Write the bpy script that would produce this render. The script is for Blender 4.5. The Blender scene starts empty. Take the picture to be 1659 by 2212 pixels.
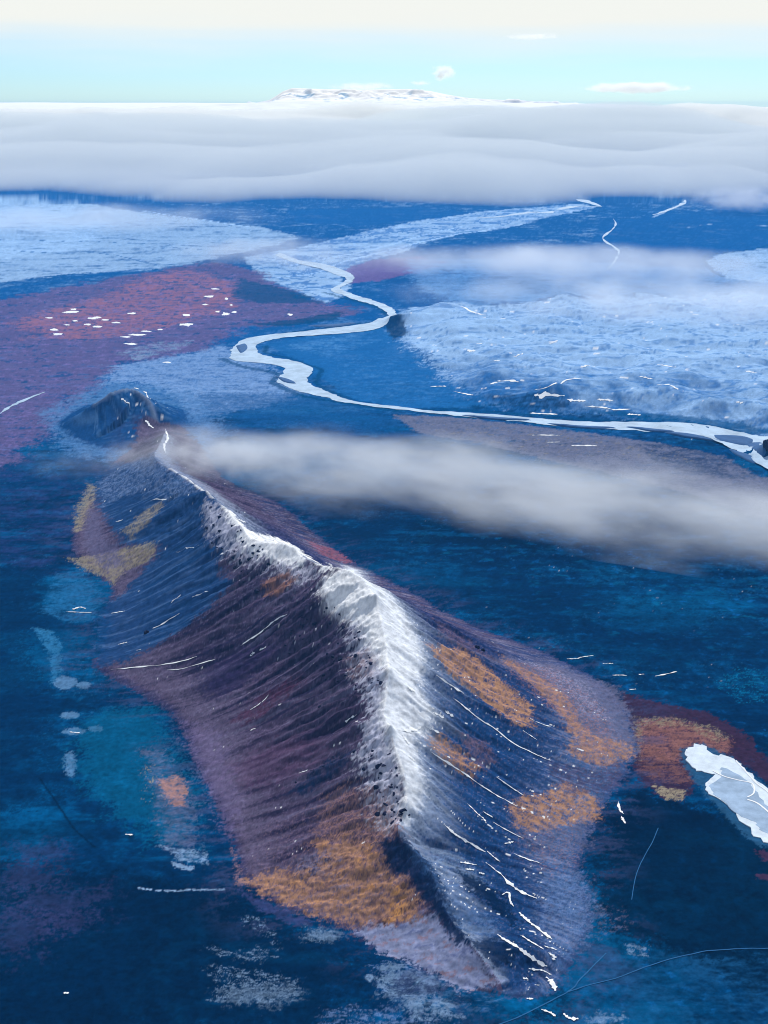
import bpy, bmesh, math, random
import numpy as np
from mathutils import Vector, Matrix

S = bpy.context.scene
COL = S.collection
R = math.radians

# ------------------------------------------------------------------ camera, sky, sun, exposure
H = 1000.0                       # camera height over the plain (m)
FPX = 2950.0                     # focal length in photo pixels (photo taken as 1659 x 2212)
PITCH = math.atan((1106 - 225) / FPX)
cam = bpy.data.cameras.new('camera')
cam.sensor_fit = 'VERTICAL'
cam.sensor_height = 24.0
cam.lens = 24.0 * FPX / 2212.0
cam.clip_start = 1.0
cam.clip_end = 400000.0
camo = bpy.data.objects.new('camera', cam)
camo.location = (0, 0, H)
camo.rotation_euler = (math.pi / 2 - PITCH, 0, 0)
COL.objects.link(camo)
S.camera = camo

SUN_EL, SUN_AZ = R(39), R(10)    # azimuth clockwise from the view direction (+Y)
world = bpy.data.worlds.new('World')
S.world = world
world.use_nodes = True
nt = world.node_tree
nt.nodes.clear()
N, LK = nt.nodes.new, nt.links.new


def vmath(op, a, b=None):
    n = N('ShaderNodeMath'); n.operation = op
    for i, v in enumerate((a, b)):
        if v is None:
            continue
        if isinstance(v, (int, float)):
            n.inputs[i].default_value = v
        else:
            LK(v, n.inputs[i])
    return n.outputs[0]


sky = N('ShaderNodeTexSky')
sky.sky_type = 'NISHITA'
sky.sun_disc = False
sky.sun_elevation = SUN_EL
sky.sun_rotation = SUN_AZ
sky.altitude = 1000
sky.air_density = 1.0
sky.dust_density = 0.3
sky.ozone_density = 3.0
tc = N('ShaderNodeTexCoord')
sep = N('ShaderNodeSeparateXYZ'); LK(tc.outputs['Generated'], sep.inputs[0])
el = vmath('MULTIPLY', vmath('ARCSINE', sep.outputs['Z']), 180 / math.pi)
# thin high cloud: elevation, softly warped by noise, decides how much of it covers the blue
mp = N('ShaderNodeMapping'); mp.inputs['Scale'].default_value = (5, 5, 60); LK(tc.outputs['Generated'], mp.inputs[0])
ns = N('ShaderNodeTexNoise'); ns.inputs['Scale'].default_value = 1.0; ns.inputs['Detail'].default_value = 5; LK(mp.outputs[0], ns.inputs[0])
elw = vmath('ADD', el, vmath('MULTIPLY', vmath('SUBTRACT', ns.outputs['Fac'], 0.5), 1.6))
up = N('ShaderNodeMapRange'); up.interpolation_type = 'SMOOTHSTEP'
up.inputs[1].default_value = 0.9; up.inputs[2].default_value = 3.5; LK(elw, up.inputs[0])
dn = N('ShaderNodeMapRange'); dn.interpolation_type = 'SMOOTHSTEP'
dn.inputs[1].default_value = 8; dn.inputs[2].default_value = 35; dn.inputs[3].default_value = 1; dn.inputs[4].default_value = 0.25
LK(el, dn.inputs[0])
cov = vmath('MULTIPLY', up.outputs[0], dn.outputs[0])
tint = N('ShaderNodeMix'); tint.data_type = 'RGBA'; tint.blend_type = 'MULTIPLY'; tint.inputs[0].default_value = 1.0
LK(sky.outputs[0], tint.inputs['A']); tint.inputs['B'].default_value = (0.57, 0.83, 1.13, 1)
mixc = N('ShaderNodeMix'); mixc.data_type = 'RGBA'
LK(cov, mixc.inputs[0]); LK(tint.outputs['Result'], mixc.inputs['A']); mixc.inputs['B'].default_value = (8.7, 8.9, 8.5, 1)
bg = N('ShaderNodeBackground'); LK(mixc.outputs['Result'], bg.inputs[0]); bg.inputs[1].default_value = 0.1
wo = N('ShaderNodeOutputWorld'); LK(bg.outputs[0], wo.inputs[0])

sl = bpy.data.lights.new('sun', 'SUN')
sl.energy = 4.4
sl.angle = R(0.6)
sl.color = (1.0, 0.975, 0.92)
so = bpy.data.objects.new('sun', sl)
sd = Vector((math.sin(SUN_AZ) * math.cos(SUN_EL), math.cos(SUN_AZ) * math.cos(SUN_EL), math.sin(SUN_EL)))
so.rotation_euler = sd.to_track_quat('Z', 'Y').to_euler()
so.location = (0, 0, 3000)
COL.objects.link(so)

S.view_settings.view_transform = 'Standard'
S.view_settings.look = 'None'
S.view_settings.exposure = 0.06
S.view_settings.gamma = 1.0
S.view_settings.use_curve_mapping = False
S.render.engine = 'CYCLES'
C = S.cycles
C.use_denoising = True
C.denoiser = 'OPENIMAGEDENOISE'
C.filter_width = 1.05
C.max_bounces = 24
C.diffuse_bounces = 2
C.volume_bounces = 20
C.volume_max_steps = 256
C.use_adaptive_sampling = True

# ------------------------------------------------------------------ tools: noise, polygons, photo pixel -> ground point
FAST = False
CP, SP = math.cos(PITCH), math.sin(PITCH)


def h32(ix, iy, seed):
    n = (ix.astype(np.int64) * 374761393 + iy.astype(np.int64) * 668265263 + seed * 1442695041) & 0xFFFFFFFF
    n = ((n ^ (n >> 13)) * 1274126177) & 0xFFFFFFFF
    return (n ^ (n >> 16)) & 0xFFFF


GA = np.cos(np.arange(64) * math.pi / 32), np.sin(np.arange(64) * math.pi / 32)


def gnoise(x, y, seed=0):
    """2-D gradient noise, about -1..1"""
    x0 = np.floor(x); y0 = np.floor(y)
    fx = x - x0; fy = y - y0
    ix = x0.astype(np.int64); iy = y0.astype(np.int64)
    u = fx * fx * fx * (fx * (fx * 6 - 15) + 10); v = fy * fy * fy * (fy * (fy * 6 - 15) + 10)

    def g(dx, dy):
        k = h32(ix + dx, iy + dy, seed) & 63
        return GA[0][k] * (fx - dx) + GA[1][k] * (fy - dy)
    a = g(0, 0); b = g(1, 0); c = g(0, 1); d = g(1, 1)
    return 1.5 * ((a * (1 - u) + b * u) * (1 - v) + (c * (1 - u) + d * u) * v)


def fbm(x, y, seed=0, octaves=4, gain=0.5, lac=2.03):
    o = 0; amp = 1.0; tot = 0
    for k in range(octaves):
        o = o + amp * gnoise(x + 17.3 * k, y - 9.1 * k, seed + k)
        tot += amp; amp *= gain; x = x * lac; y = y * lac
    return o / tot * 1.3


def sstep(a, b, x):
    t = np.clip((x - a) / (b - a), 0, 1)
    return t * t * (3 - 2 * t)


def seg_dist(x, y, P, closed=False):
    """distance to a polyline, the index and the fraction of its nearest segment"""
    P = np.asarray(P, float)
    Q = np.roll(P, -1, 0) if closed else P[1:]
    A = P if closed else P[:-1]
    best = np.full(x.shape, 1e18); bi = np.zeros(x.shape, np.int32); bt = np.zeros(x.shape)
    for i, (a, b) in enumerate(zip(A, Q)):
        ab = b - a; L2 = max(float(ab @ ab), 1e-9)
        t = np.clip(((x - a[0]) * ab[0] + (y - a[1]) * ab[1]) / L2, 0, 1)
        d = (a[0] + ab[0] * t - x) ** 2 + (a[1] + ab[1] * t - y) ** 2
        m = d < best
        best = np.where(m, d, best); bi = np.where(m, i, bi); bt = np.where(m, t, bt)
    return np.sqrt(best), bi, bt


def inside(x, y, P):
    P = np.asarray(P, float); Q = np.roll(P, -1, 0)
    r = np.zeros(x.shape, bool)
    for a, b in zip(P, Q):
        if a[1] == b[1]:
            continue
        c = (a[1] > y) != (b[1] > y)
        r ^= c & (x < (b[0] - a[0]) * (y - a[1]) / (b[1] - a[1]) + a[0])
    return r


def sdist(x, y, P):
    """signed distance to a polygon, positive inside; far points are skipped"""
    P = np.asarray(P, float)
    d, _, _ = seg_dist(x, y, P, True)
    return np.where(inside(x, y, P), d, -d)


def ray(px, py):
    u = (px - 829.5) / FPX; v = -(py - 1106) / FPX
    return np.array([u, CP + v * SP, -SP + v * CP])


def at(px, py, z=0.0):
    d = ray(px, py); t = (z - H) / d[2]
    return np.array([d[0] * t, d[1] * t])


def smooth_line(P, n=4):
    """Catmull-Rom through the points, any number of columns"""
    P = np.asarray(P, float); out = []
    for i in range(len(P) - 1):
        p0 = P[max(i - 1, 0)]; p1 = P[i]; p2 = P[i + 1]; p3 = P[min(i + 2, len(P) - 1)]
        for k in range(n):
            t = k / n
            out.append(0.5 * ((2 * p1) + (-p0 + p2) * t + (2 * p0 - 5 * p1 + 4 * p2 - p3) * t * t + (-p0 + 3 * p1 - 3 * p2 + p3) * t ** 3))
    out.append(P[-1])
    return np.array(out)


# ------------------------------------------------------------------ the shape of the land
FOOT_L = [(330, 912), (295, 935), (290, 960), (240, 1000), (205, 1050), (165, 1120), (155, 1200), (235, 1265), (225, 1330), (225, 1400), (195, 1440),
          (300, 1500), (380, 1560), (420, 1650), (465, 1740), (495, 1810), (525, 1900), (600, 1965), (720, 1995), (840, 2060), (960, 2110), (1080, 2150)]
FOOT_R = [(395, 920), (440, 965), (490, 1035), (600, 1085), (680, 1150), (760, 1215), (880, 1275), (1010, 1345), (1200, 1420), (1330, 1500), (1375, 1600),
          (1365, 1660), (1310, 1730), (1280, 1790), (1250, 1880), (1280, 1980), (1230, 2080), (1190, 2140)]
CREST = [(355, 935, 45), (345, 960, 50), (335, 990, 70), (400, 1030, 100), (440, 1060, 125), (490, 1100, 140), (540, 1160, 150), (600, 1175, 160), (660, 1205, 163), (700, 1222, 166),
         (745, 1228, 186), (790, 1260, 184), (815, 1310, 174), (830, 1380, 160), (840, 1450, 148), (830, 1540, 125), (850, 1600, 115), (875, 1680, 95),
         (880, 1740, 76), (860, 1810, 60), (930, 1890, 44), (960, 1960, 32), (1010, 2040, 18), (1080, 2120, 5)]
foot_w = smooth_line([at(*p) for p in FOOT_L] + [at(*p) for p in FOOT_R[::-1]], 3)
crest_w = smooth_line([[*at(x, y, z), z] for x, y, z in CREST], 3)
crest_len = np.concatenate([[0], np.cumsum(np.linalg.norm(np.diff(crest_w[:, :2], axis=0), axis=1))])

right_w = np.vstack([crest_w[:, :2], [at(1100, 2190)], [at(1500, 2190)], [at(1700, 1600)], [at(1500, 1300)], [at(900, 1150)], [at(460, 880)], [at(380, 880)]])

HILL_FOOT = [(120, 915), (160, 950), (230, 968), (300, 975), (350, 965), (400, 925), (410, 895), (370, 876), (300, 866), (220, 868), (160, 885)]
HILL_CREST = [(205, 868, 78), (240, 846, 108), (285, 838, 104), (315, 858, 84), (338, 888, 58), (354, 925, 38)]
hill_w = smooth_line([at(*p) for p in HILL_FOOT + HILL_FOOT[:1]], 3)[:-1]
hcrest_w = smooth_line([[*at(x, y, z), z] for x, y, z in HILL_CREST], 3)

PLATEAU = [(850, 672), (840, 700), (880, 735), (930, 775), (960, 815), (1040, 862), (1160, 888), (1300, 890), (1420, 905), (1560, 930), (1720, 960), (1900, 900),
           (1900, 640), (1659, 632), (1400, 636), (1200, 642), (1000, 657), (900, 664)]
plateau_w = np.array([at(*p) for p in PLATEAU])

# small spurs and knobs that stand out of the slopes: line in photo pixels with height, rise (m), half width (m)
SPURS = [([(808, 1303, 172), (780, 1322, 150), (745, 1350, 122)], 15, 16), ([(835, 1465, 140), (800, 1490, 118), (770, 1530, 95)], 10, 20),
         ([(845, 1590, 112), (838, 1575, 116)], 12, 9), ([(872, 1748, 70), (850, 1775, 52)], 9, 12), ([(640, 1190, 160), (610, 1200, 140), (570, 1235, 105)], 10, 18),
         ([(440, 1075, 118), (400, 1090, 95), (360, 1120, 65)], 10, 20), ([(520, 1150, 140), (480, 1170, 112), (440, 1200, 80)], 9, 20),
         ([(865, 1815, 52), (905, 1862, 45), (930, 1880, 42)], 8, 14), ([(760, 1600, 78), (715, 1640, 50), (690, 1665, 36)], 6, 14)]
SPURS = [(np.array([[*at(x, y, z), z] for x, y, z in L]), a, b) for L, a, b in SPURS]
# hummocks and pits on the plain in front: px, py, radius across (m), rise (m)
BUMPS = [(1145, 2088, 36, 9), (1165, 2100, 22, -13), (1105, 2050, 40, 8), (1020, 2080, 30, 5), (860, 2120, 40, 8), (865, 2125, 22, -7), (740, 2155, 40, 5), (905, 2190, 28, 6), (1080, 2195, 40, 8),
         (700, 2080, 35, 4), (985, 1985, 26, 5), (205, 470, 190, 60), (10, 505, 220, 40), (1100, 855, 180, 18), (1250, 872, 160, 16), (1190, 868, 60, 12), (1520, 910, 220, 22), (860, 700, 90, 22), (1650, 985, 40, 30)]
BUMPS = [(at(x, y), r, a) for x, y, r, a in BUMPS]


def ridge_fields(x, y):
    """on the ridge: height, t (0 foot .. 1 crest), length along the crest, distance from it, side (+1 right)"""
    df = sdist(x, y, foot_w)
    dc, ci, ct = seg_dist(x, y, crest_w[:, :2])
    zc = crest_w[ci, 2] * (1 - ct) + crest_w[ci + 1, 2] * ct
    num = np.zeros(x.shape); den = np.zeros(x.shape); numz = np.zeros(x.shape)
    for k in range(len(crest_w)):
        w = 1.0 / ((x - crest_w[k, 0]) ** 2 + (y - crest_w[k, 1]) ** 2 + 60.0) ** 2.5
        num += w * crest_len[k]; numz += w * crest_w[k, 2]; den += w
    u = num / den
    zs = numz / den
    zc = zc + (zs - zc) * sstep(0, 60, dc)
    t = np.where(df > 0, df / (df + dc + 1e-6), 0)
    side = np.where(inside(x, y, right_w), 1.0, -1.0)
    # the fall line of the right slope swings towards the near end
    dd_ = np.minimum(dc, 320)
    us = np.where(side > 0, u - 0.85 * dd_ + 0.0006 * dd_ * dd_, u)
    return df, t, u, dc, zc, side, us


def height(x, y):
    x = np.asarray(x, float); y = np.asarray(y, float)
    sh = x.shape; x = x.ravel(); y = y.ravel()
    r = np.hypot(x, y)
    z = 5.0 * fbm(x / 520, y / 520, 3, 3) + sstep(5500, 8000, r) * 14 * fbm(x / 1500, y / 1500, 9, 3)
    z += (0.5 + 0.9 * sstep(-0.2, 0.5, fbm(x / 260, y / 260, 5, 2))) * fbm(x / 38, y / 38, 21, 4) * 1.5
    # plateau on the right
    m = (x > -600) & (y > 3500) & (y < 9000)
    if m.any():
        xm, ym = x[m], y[m]
        d = sdist(xm, ym, plateau_w) + 130 * fbm(xm / 300, ym / 300, 31, 3)
        p = sstep(-40, 260, d)
        hum = fbm(xm / 420, ym / 420, 33, 4)
        z[m] += p * (34 + 30 * hum + 32 * np.abs(fbm(xm / 700 + 3, ym / 500, 35, 3)) + 5 * fbm(xm / 90, ym / 90, 37, 3))
    # the far hill
    m = (np.abs(x + 850) < 600) & (y > 3500) & (y < 5200)
    if m.any():
        xm, ym = x[m], y[m]
        df = sdist(xm, ym, hill_w)
        dc, ci, ct = seg_dist(xm, ym, hcrest_w[:, :2])
        zc = hcrest_w[ci, 2] * (1 - ct) + hcrest_w[ci + 1, 2] * ct
        t = np.where(df > 0, df / (df + dc + 1e-6), 0)
        g = np.abs(fbm(xm / 55, ym / 130, 41, 3))
        z[m] = z[m] * (1 - sstep(0, .3, t)) + zc * t ** 1.2 * (1 - 0.3 * g * 4 * t * (1 - t)) 
    # the ridge
    m = (x > -1000) & (x < 650) & (y > 1250) & (y < 4500)
    if m.any():
        xm, ym = x[m], y[m]
        wx = xm + 5 * fbm(xm / 60, ym / 60, 51, 3); wy = ym + 5 * fbm(xm / 60 + 9, ym / 60, 53, 3)
        df, t, u, dc, zc, side, us = ridge_fields(wx, wy)
        k = 4 * t * (1 - t)
        gul = fbm(us / 70 + 3 * side, dc / 420, 55, 3, 0.6)
        fine = fbm(us / 13, dc / 160 + 5 * side, 57, 3)
        rug = 1.5 * np.abs(fbm(xm / 30, ym / 30, 59, 5, 0.62)) - 0.2
        rid = np.abs(fbm(us / 42 + 0.25 * gnoise(dc / 60, us / 90, 62), dc / 190 + 9 * side, 61, 4, 0.55))
        hz = zc * (0.85 * t ** 1.25 + 0.15 * t ** 2.2) * (1 + 0.2 * gul * k + 0.03 * fine * k - 0.16 * (rid - 0.25) * k * np.where(side < 0, sstep(0.15, 0.5, t), 0.5))
        hz += sstep(0.62, 0.9, t) * (1 - sstep(0.97, 1.0, t)) * rug * np.where(side < 0, 6, 1.2) * sstep(20, 90, zc)
        hz += fbm(xm / 9, ym / 9, 60, 2) * 0.7 * sstep(0, .2, t)
        c0 = at(740, 1895, 15)
        lm = np.exp(-(((xm - c0[0]) / 150) ** 2 + ((ym - c0[1]) / 110) ** 2) ** 2)
        hz += lm * (2.6 * np.abs(fbm(xm / 26, ym / 15, 73, 4)) + 1.4 * sstep(0, 0.25, fbm(xm / 30, ym / 16, 75, 3)))
        # the aprons undulate gently
        z[m] = z[m] * (1 - 0.85 * sstep(0, .2, t)) + hz
        for L, amp, w in SPURS:
            q = (np.abs(xm - L[:, 0].mean()) < 250) & (np.abs(ym - L[:, 1].mean()) < 250)
            if q.any():
                d, i, tt = seg_dist(xm[q], ym[q], L[:, :2])
                f = (i + tt) / (len(L) - 1)
                idx = np.flatnonzero(m)[q]
                z[idx] += amp * np.exp(-np.abs(d / w) ** 1.4) * (1 - 0.7 * f)
    for c, rr, a in BUMPS:
        q = (np.abs(x - c[0]) < 3 * rr) & (np.abs(y - c[1]) < 3 * rr)
        if q.any():
            d = np.hypot(x[q] - c[0], y[q] - c[1]) / rr * (1 + 0.25 * fbm(x[q] / rr, y[q] / rr, 71, 3))
            z[q] += a * np.exp(-d ** 2.2)
    # it all fades out before the glacier
    z *= 1 - 0.6 * sstep(12000, 20000, r)
    return z.reshape(sh)


def on_ground(pts):
    """photo pixels -> points where those sight lines meet the land"""
    pts = np.asarray(pts, float).reshape(-1, 2)
    D = np.array([ray(a, b) for a, b in pts])
    lo = (230 - H) / D[:, 2]; hi = (-30 - H) / D[:, 2]
    lo = np.minimum(lo, hi)
    n = 90
    T = lo[:, None] + (hi - lo)[:, None] * np.linspace(0, 1, n)[None]
    X = D[:, 0, None] * T; Y = D[:, 1, None] * T; Z = H + D[:, 2, None] * T
    below = Z <= height(X, Y)
    k = np.clip(below.argmax(1), 1, n - 1)
    k = np.where(below.any(1), k, n - 1)
    i = np.arange(len(pts))
    a, b = T[i, k - 1], T[i, k]
    for _ in range(7):
        c = (a + b) / 2
        bl = H + D[:, 2] * c <= height(D[:, 0] * c, D[:, 1] * c)
        b = np.where(bl, c, b); a = np.where(bl, a, c)
    return np.stack([D[:, 0] * b, D[:, 1] * b], 1)


# ------------------------------------------------------------------ what covers the land
def srgb(r, g, b, k=0.95):
    c = np.array([r, g, b], float) / 255
    c = np.where(c <= 0.04045, c / 12.92, ((c + 0.055) / 1.055) ** 2.4)
    return np.clip(c * k, 0, 0.86)


SNOW = np.array([0.80, 0.81, 0.82])
NAVY = srgb(0, 44, 84)
NAVY2 = srgb(0, 76, 126)
TEAL = srgb(8, 104, 146)
BLUE = srgb(14, 92, 160, 1.1)
PALE = srgb(128, 158, 192)
FROST = srgb(150, 182, 216)
PURPLE = srgb(76, 64, 88)
DPURPLE = srgb(34, 30, 58)
LILAC = srgb(110, 110, 138)
OCHRE = srgb(180, 134, 98)
GOLD = srgb(204, 142, 72)
RUST = srgb(128, 88, 82)
MAROON = srgb(56, 36, 58)
STRAW = srgb(160, 148, 122)
ROCK = srgb(38, 34, 58)


def mpp(w):
    return math.sqrt(w[0] ** 2 + w[1] ** 2 + H * H) / FPX


class Land:
    """albedo of a set of ground points"""

    def __init__(self, x, y):
        self.x, self.y = x, y
        self.warp = None
        r = np.hypot(x, y)
        a = 1 - sstep(2600, 3600, r); b = sstep(5000, 7500, r)
        self.hf = a * fbm(x / 7, y / 7, 251, 4, 0.75) + (1 - a) * (1 - b) * fbm(x / 22, y / 22, 253, 4, 0.75) + b * fbm(x / 75, y / 75, 255, 4, 0.75)
        self.sx = 2.4
        self.c = np.tile(NAVY, (len(x), 1))

    def mix(self, m, col, idx=None):
        m = np.asarray(m)[:, None]
        if idx is None:
            self.c += (col - self.c) * m
        else:
            self.c[idx] += (col - self.c[idx]) * m

    def grain(self, m, idx=slice(None)):
        """a soft border breaks up into grains"""
        return sstep(0.22, 0.78, m + 1.5 * self.hf[idx] * np.sqrt(np.clip(m * (1 - m), 0, 1)))

    def shape(self, pts, col, op=1.0, feather=6, rough=8, rs=30, brk=None, seed=0):
        """a patch of ground cover with a torn edge; lengths in photo pixels at its own distance"""
        P = on_ground(pts); k = mpp(P.mean(0))
        pad = (2 * feather + 4 * rough + 8) * k
        lo, hi = P.min(0) - pad, P.max(0) + pad
        idx = np.flatnonzero((self.x > lo[0]) & (self.x < hi[0]) & (self.y > lo[1]) & (self.y < hi[1]))
        if not len(idx):
            return idx, None
        x, y = self.x[idx], self.y[idx]
        d = sdist(x, y, P) / k
        if rough:
            d += (1.5 * rough + 2) * fbm(x / (rs * k), y / (rs * k), 200 + seed, 6, 0.68)
        if self.warp is not None:
            d += self.warp[idx]
        feather = 1.25 * feather * (1 + 0.6 * fbm(x / (60 * k), y / (60 * k), 260 + seed, 2))
        m = sstep(-1.5 * feather, 1.5 * feather, d)
        m = self.grain(m, idx) * op
        if brk:
            lo_, hi_, sc = brk
            m = m * sstep(lo_, hi_, 0.8 * fbm(x / (sc * self.sx * k), y / (sc * k), 300 + seed, 6, 0.72) + 0.45 * fbm(x / (0.2 * sc * self.sx * k), y / (0.2 * sc * k), 340 + seed, 3, 0.7))
        if col is not None:
            self.mix(m, col, idx)
        return idx, m

    def blob(self, px, py, rx, ry, col, op=1.0, feather=0.5, brk=None, seed=0):
        a = np.arange(14) * 2 * math.pi / 14
        f = (rx + ry) / 2 * feather
        self.shape(np.stack([px + rx * np.cos(a), py + ry * np.sin(a)], 1), col, op, f, f, max(6, rx * 0.7), brk, seed)

    def line(self, pts, col, w, op=1.0, seed=0, dash=None):
        P = smooth_line(on_ground(pts), 4); k = mpp(P.mean(0))
        pad = 4 * w * k + 5
        lo, hi = P.min(0) - pad, P.max(0) + pad
        idx = np.flatnonzero((self.x > lo[0]) & (self.x < hi[0]) & (self.y > lo[1]) & (self.y < hi[1]))
        if not len(idx):
            return
        x, y = self.x[idx], self.y[idx]
        d, _, _ = seg_dist(x, y, P)
        d = d / k + w * 0.7 * fbm(x / (8 * k), y / (8 * k), 400 + seed, 3)
        m = op * (1 - sstep(w * 0.3, w, d))
        if dash:
            m = m * sstep(dash[0], dash[1], fbm(x / (dash[2] * k), y / (dash[2] * k), 420 + seed, 3))
        self.mix(m, col, idx)


def paint(x, y, z):
    L = Land(x, y)
    r = np.hypot(x, y)
    n_big = fbm(x / 700, y / 700, 101, 5)
    n_mid = fbm(x / 150, y / 150, 103, 5, 0.6)
    n_sm = fbm(x / 28, y / 28, 105, 5, 0.65)
    near = 1 - sstep(4200, 5600, r)
    # ---- dark heath everywhere, lighter where frost clings
    L.mix(0.55 * sstep(-0.1, 0.7, n_mid + 0.4 * n_sm), NAVY2)
    L.mix(0.35 * sstep(0.1, 0.8, n_big) * near, TEAL)
    L.mix(sstep(3300, 5200, r) * 0.6, BLUE)  # ground bluer with distance: haze put into its colour
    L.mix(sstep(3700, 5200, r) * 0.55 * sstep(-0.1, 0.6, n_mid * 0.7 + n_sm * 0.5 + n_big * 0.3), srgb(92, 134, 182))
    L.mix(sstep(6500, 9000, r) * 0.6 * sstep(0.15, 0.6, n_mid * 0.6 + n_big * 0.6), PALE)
    L.mix(near * 0.35 * sstep(0.15, 0.6, 0.6 * n_sm + 0.6 * n_mid), srgb(10, 92, 142))
    L.mix(near * 0.45 * sstep(0.1, 0.6, -0.6 * n_sm + 0.5 * n_mid), NAVY * 0.45)
    spk = fbm(x / 8, y / 6, 108, 3, 0.7)
    L.mix(near * 0.28 * sstep(0.4, 0.75, spk + 0.6 * n_mid) * sstep(1900, 2300, r), srgb(56, 128, 172))
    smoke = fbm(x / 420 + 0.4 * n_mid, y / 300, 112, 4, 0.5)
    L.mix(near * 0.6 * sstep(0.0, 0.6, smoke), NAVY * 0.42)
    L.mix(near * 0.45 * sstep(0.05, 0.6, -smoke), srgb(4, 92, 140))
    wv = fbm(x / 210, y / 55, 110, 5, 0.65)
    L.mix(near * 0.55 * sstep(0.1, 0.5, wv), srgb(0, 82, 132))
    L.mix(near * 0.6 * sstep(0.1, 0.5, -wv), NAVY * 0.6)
    # lava plain right of the ridge: speckled
    right = sstep(-200, 300, x) * near
    lav = fbm(x / 60, y / 24, 107, 5, 0.65)
    L.mix(right * 0.5 * sstep(0.2, 0.65, lav) * sstep(2150, 2500, r) * (1 - sstep(3000, 3500, r)), TEAL)
    L.mix(right * 0.35 * sstep(0.25, 0.6, n_sm), BLUE)
    L.mix(right * 0.5 * sstep(0.1, 0.5, -n_sm), NAVY * 0.6)
    L.mix(right * 0.8 * sstep(0.78, 0.86, fbm(x / 9, y / 7, 109, 2)) * sstep(0.0, .5, n_mid) * sstep(2000, 2300, r), SNOW * 0.7)
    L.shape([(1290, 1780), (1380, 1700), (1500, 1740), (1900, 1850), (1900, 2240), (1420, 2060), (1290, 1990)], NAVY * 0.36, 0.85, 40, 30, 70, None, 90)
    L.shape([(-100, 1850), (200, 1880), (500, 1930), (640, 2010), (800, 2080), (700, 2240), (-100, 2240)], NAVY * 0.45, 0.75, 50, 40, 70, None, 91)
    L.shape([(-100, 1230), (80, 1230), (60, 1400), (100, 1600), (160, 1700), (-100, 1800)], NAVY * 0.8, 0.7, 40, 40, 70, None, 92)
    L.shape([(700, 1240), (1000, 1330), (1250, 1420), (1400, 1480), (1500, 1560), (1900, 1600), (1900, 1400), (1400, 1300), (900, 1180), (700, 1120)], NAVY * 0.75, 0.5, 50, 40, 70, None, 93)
    # ---- left snow plain, far
    sn = fbm(x / 900, y / 500, 111, 5, 0.6)
    idx, m = L.shape([(-300, 432), (0, 428), (120, 430), (260, 452), (420, 472), (560, 490), (650, 512), (530, 545), (420, 570), (300, 585), (150, 592), (0, 610), (-300, 640)], FROST, 0.92, 10, 14, 60, (-0.75, 0.15, 50), 1)
    L.shape([(-200, 440), (0, 430), (150, 445), (250, 480), (180, 540), (0, 560), (-200, 560)], FROST * 1.25, 0.7, 16, 20, 60, (-0.5, 0.4, 60), 2)
    for k, p in enumerate([[(0, 418), (70, 423), (150, 434), (220, 440), (290, 447), (335, 454)], [(0, 518), (80, 519), (200, 522), (300, 526), (420, 530)], [(20, 540), (100, 546), (200, 545), (270, 556), (340, 574)],
                           [(0, 627), (80, 612), (160, 602), (240, 590), (330, 578)], [(380, 496), (450, 490), (520, 486)], [(300, 545), (360, 535), (440, 540)]]):
        L.line(p, BLUE * 0.8, (9, 3, 5, 12, 4, 4)[k], 0.85, k, (-0.5, 0.1, 14))
    L.line([(310, 456), (400, 470), (470, 480), (545, 490)], FROST * 1.3, 5, 0.9, 3)
    # dark land left and right below the cloud
    L.shape([(620, 455), (760, 450), (900, 448), (1040, 458), (900, 474), (780, 488), (640, 480)], BLUE * 0.75, 0.85, 8, 8, 40, None, 4)
    L.shape([(1290, 480), (1659, 440), (1900, 440), (1900, 540), (1659, 535), (1520, 560), (1400, 540), (1290, 520)], BLUE * 0.75, 0.75, 10, 10, 50, None, 5)
    # ---- braided river flats
    br = [(562, 602), (525, 556), (620, 540), (700, 522), (780, 503), (900, 477), (1020, 460), (1180, 445), (1260, 440), (1290, 448), (1180, 470), (1110, 490), (1010, 503), (900, 530), (860, 548), (765, 573), (738, 600), (758, 622), (742, 642), (700, 655), (640, 630), (600, 612)]
    idx, m = L.shape(br, FROST * 1.05, 0.95, 5, 6, 24, None, 6)
    if m is not None:
        ch = np.abs(fbm(x[idx] / 420 + 0.6 * fbm(x[idx] / 300, y[idx] / 300, 121, 3), y[idx] / 620, 123, 5, 0.6))
        L.mix(m * 0.75 * (1 - sstep(0.03, 0.13, ch)), BLUE, idx)
        L.mix(m * 0.6 * sstep(0.3, 0.5, ch), FROST * 1.3, idx)
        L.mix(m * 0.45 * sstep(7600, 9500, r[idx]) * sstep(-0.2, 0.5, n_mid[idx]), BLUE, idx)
    for k, p in enumerate([[(760, 560), (860, 536), (960, 512), (1070, 492)], [(620, 575), (700, 560), (800, 540), (900, 512), (1000, 490)], [(600, 600), (680, 590), (730, 570), (800, 552)]]):
        L.line(p, FROST * 1.35, 5, 0.8, 30 + k)
    # ---- red-purple moor
    moor = [(-300, 720), (0, 648), (150, 618), (300, 590), (400, 575), (475, 566), (560, 588), (590, 612), (640, 642), (720, 655), (770, 672), (720, 690), (600, 700), (540, 704), (505, 722), (470, 745), (400, 765), (260, 790), (210, 830), (130, 900), (60, 960), (-30, 1030), (-300, 1050)]
    L.shape(moor, srgb(94, 84, 126), 0.86, 28, 40, 90, (-1.1, -0.1, 40), 7)
    L.shape([(20, 700), (110, 668), (230, 640), (300, 600), (400, 582), (440, 590), (500, 610), (520, 640), (470, 680), (380, 700), (290, 720), (200, 735), (80, 730)], srgb(150, 102, 122), 0.85, 24, 26, 60, (-0.5, 0.3, 26), 8)
    L.shape(moor, srgb(128, 112, 170), 0.55, 14, 16, 50, (0.0, 0.5, 22), 88)
    L.shape(moor, BLUE * 0.5, 0.85, 10, 10, 50, (0.12, 0.4, 34), 9)
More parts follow.
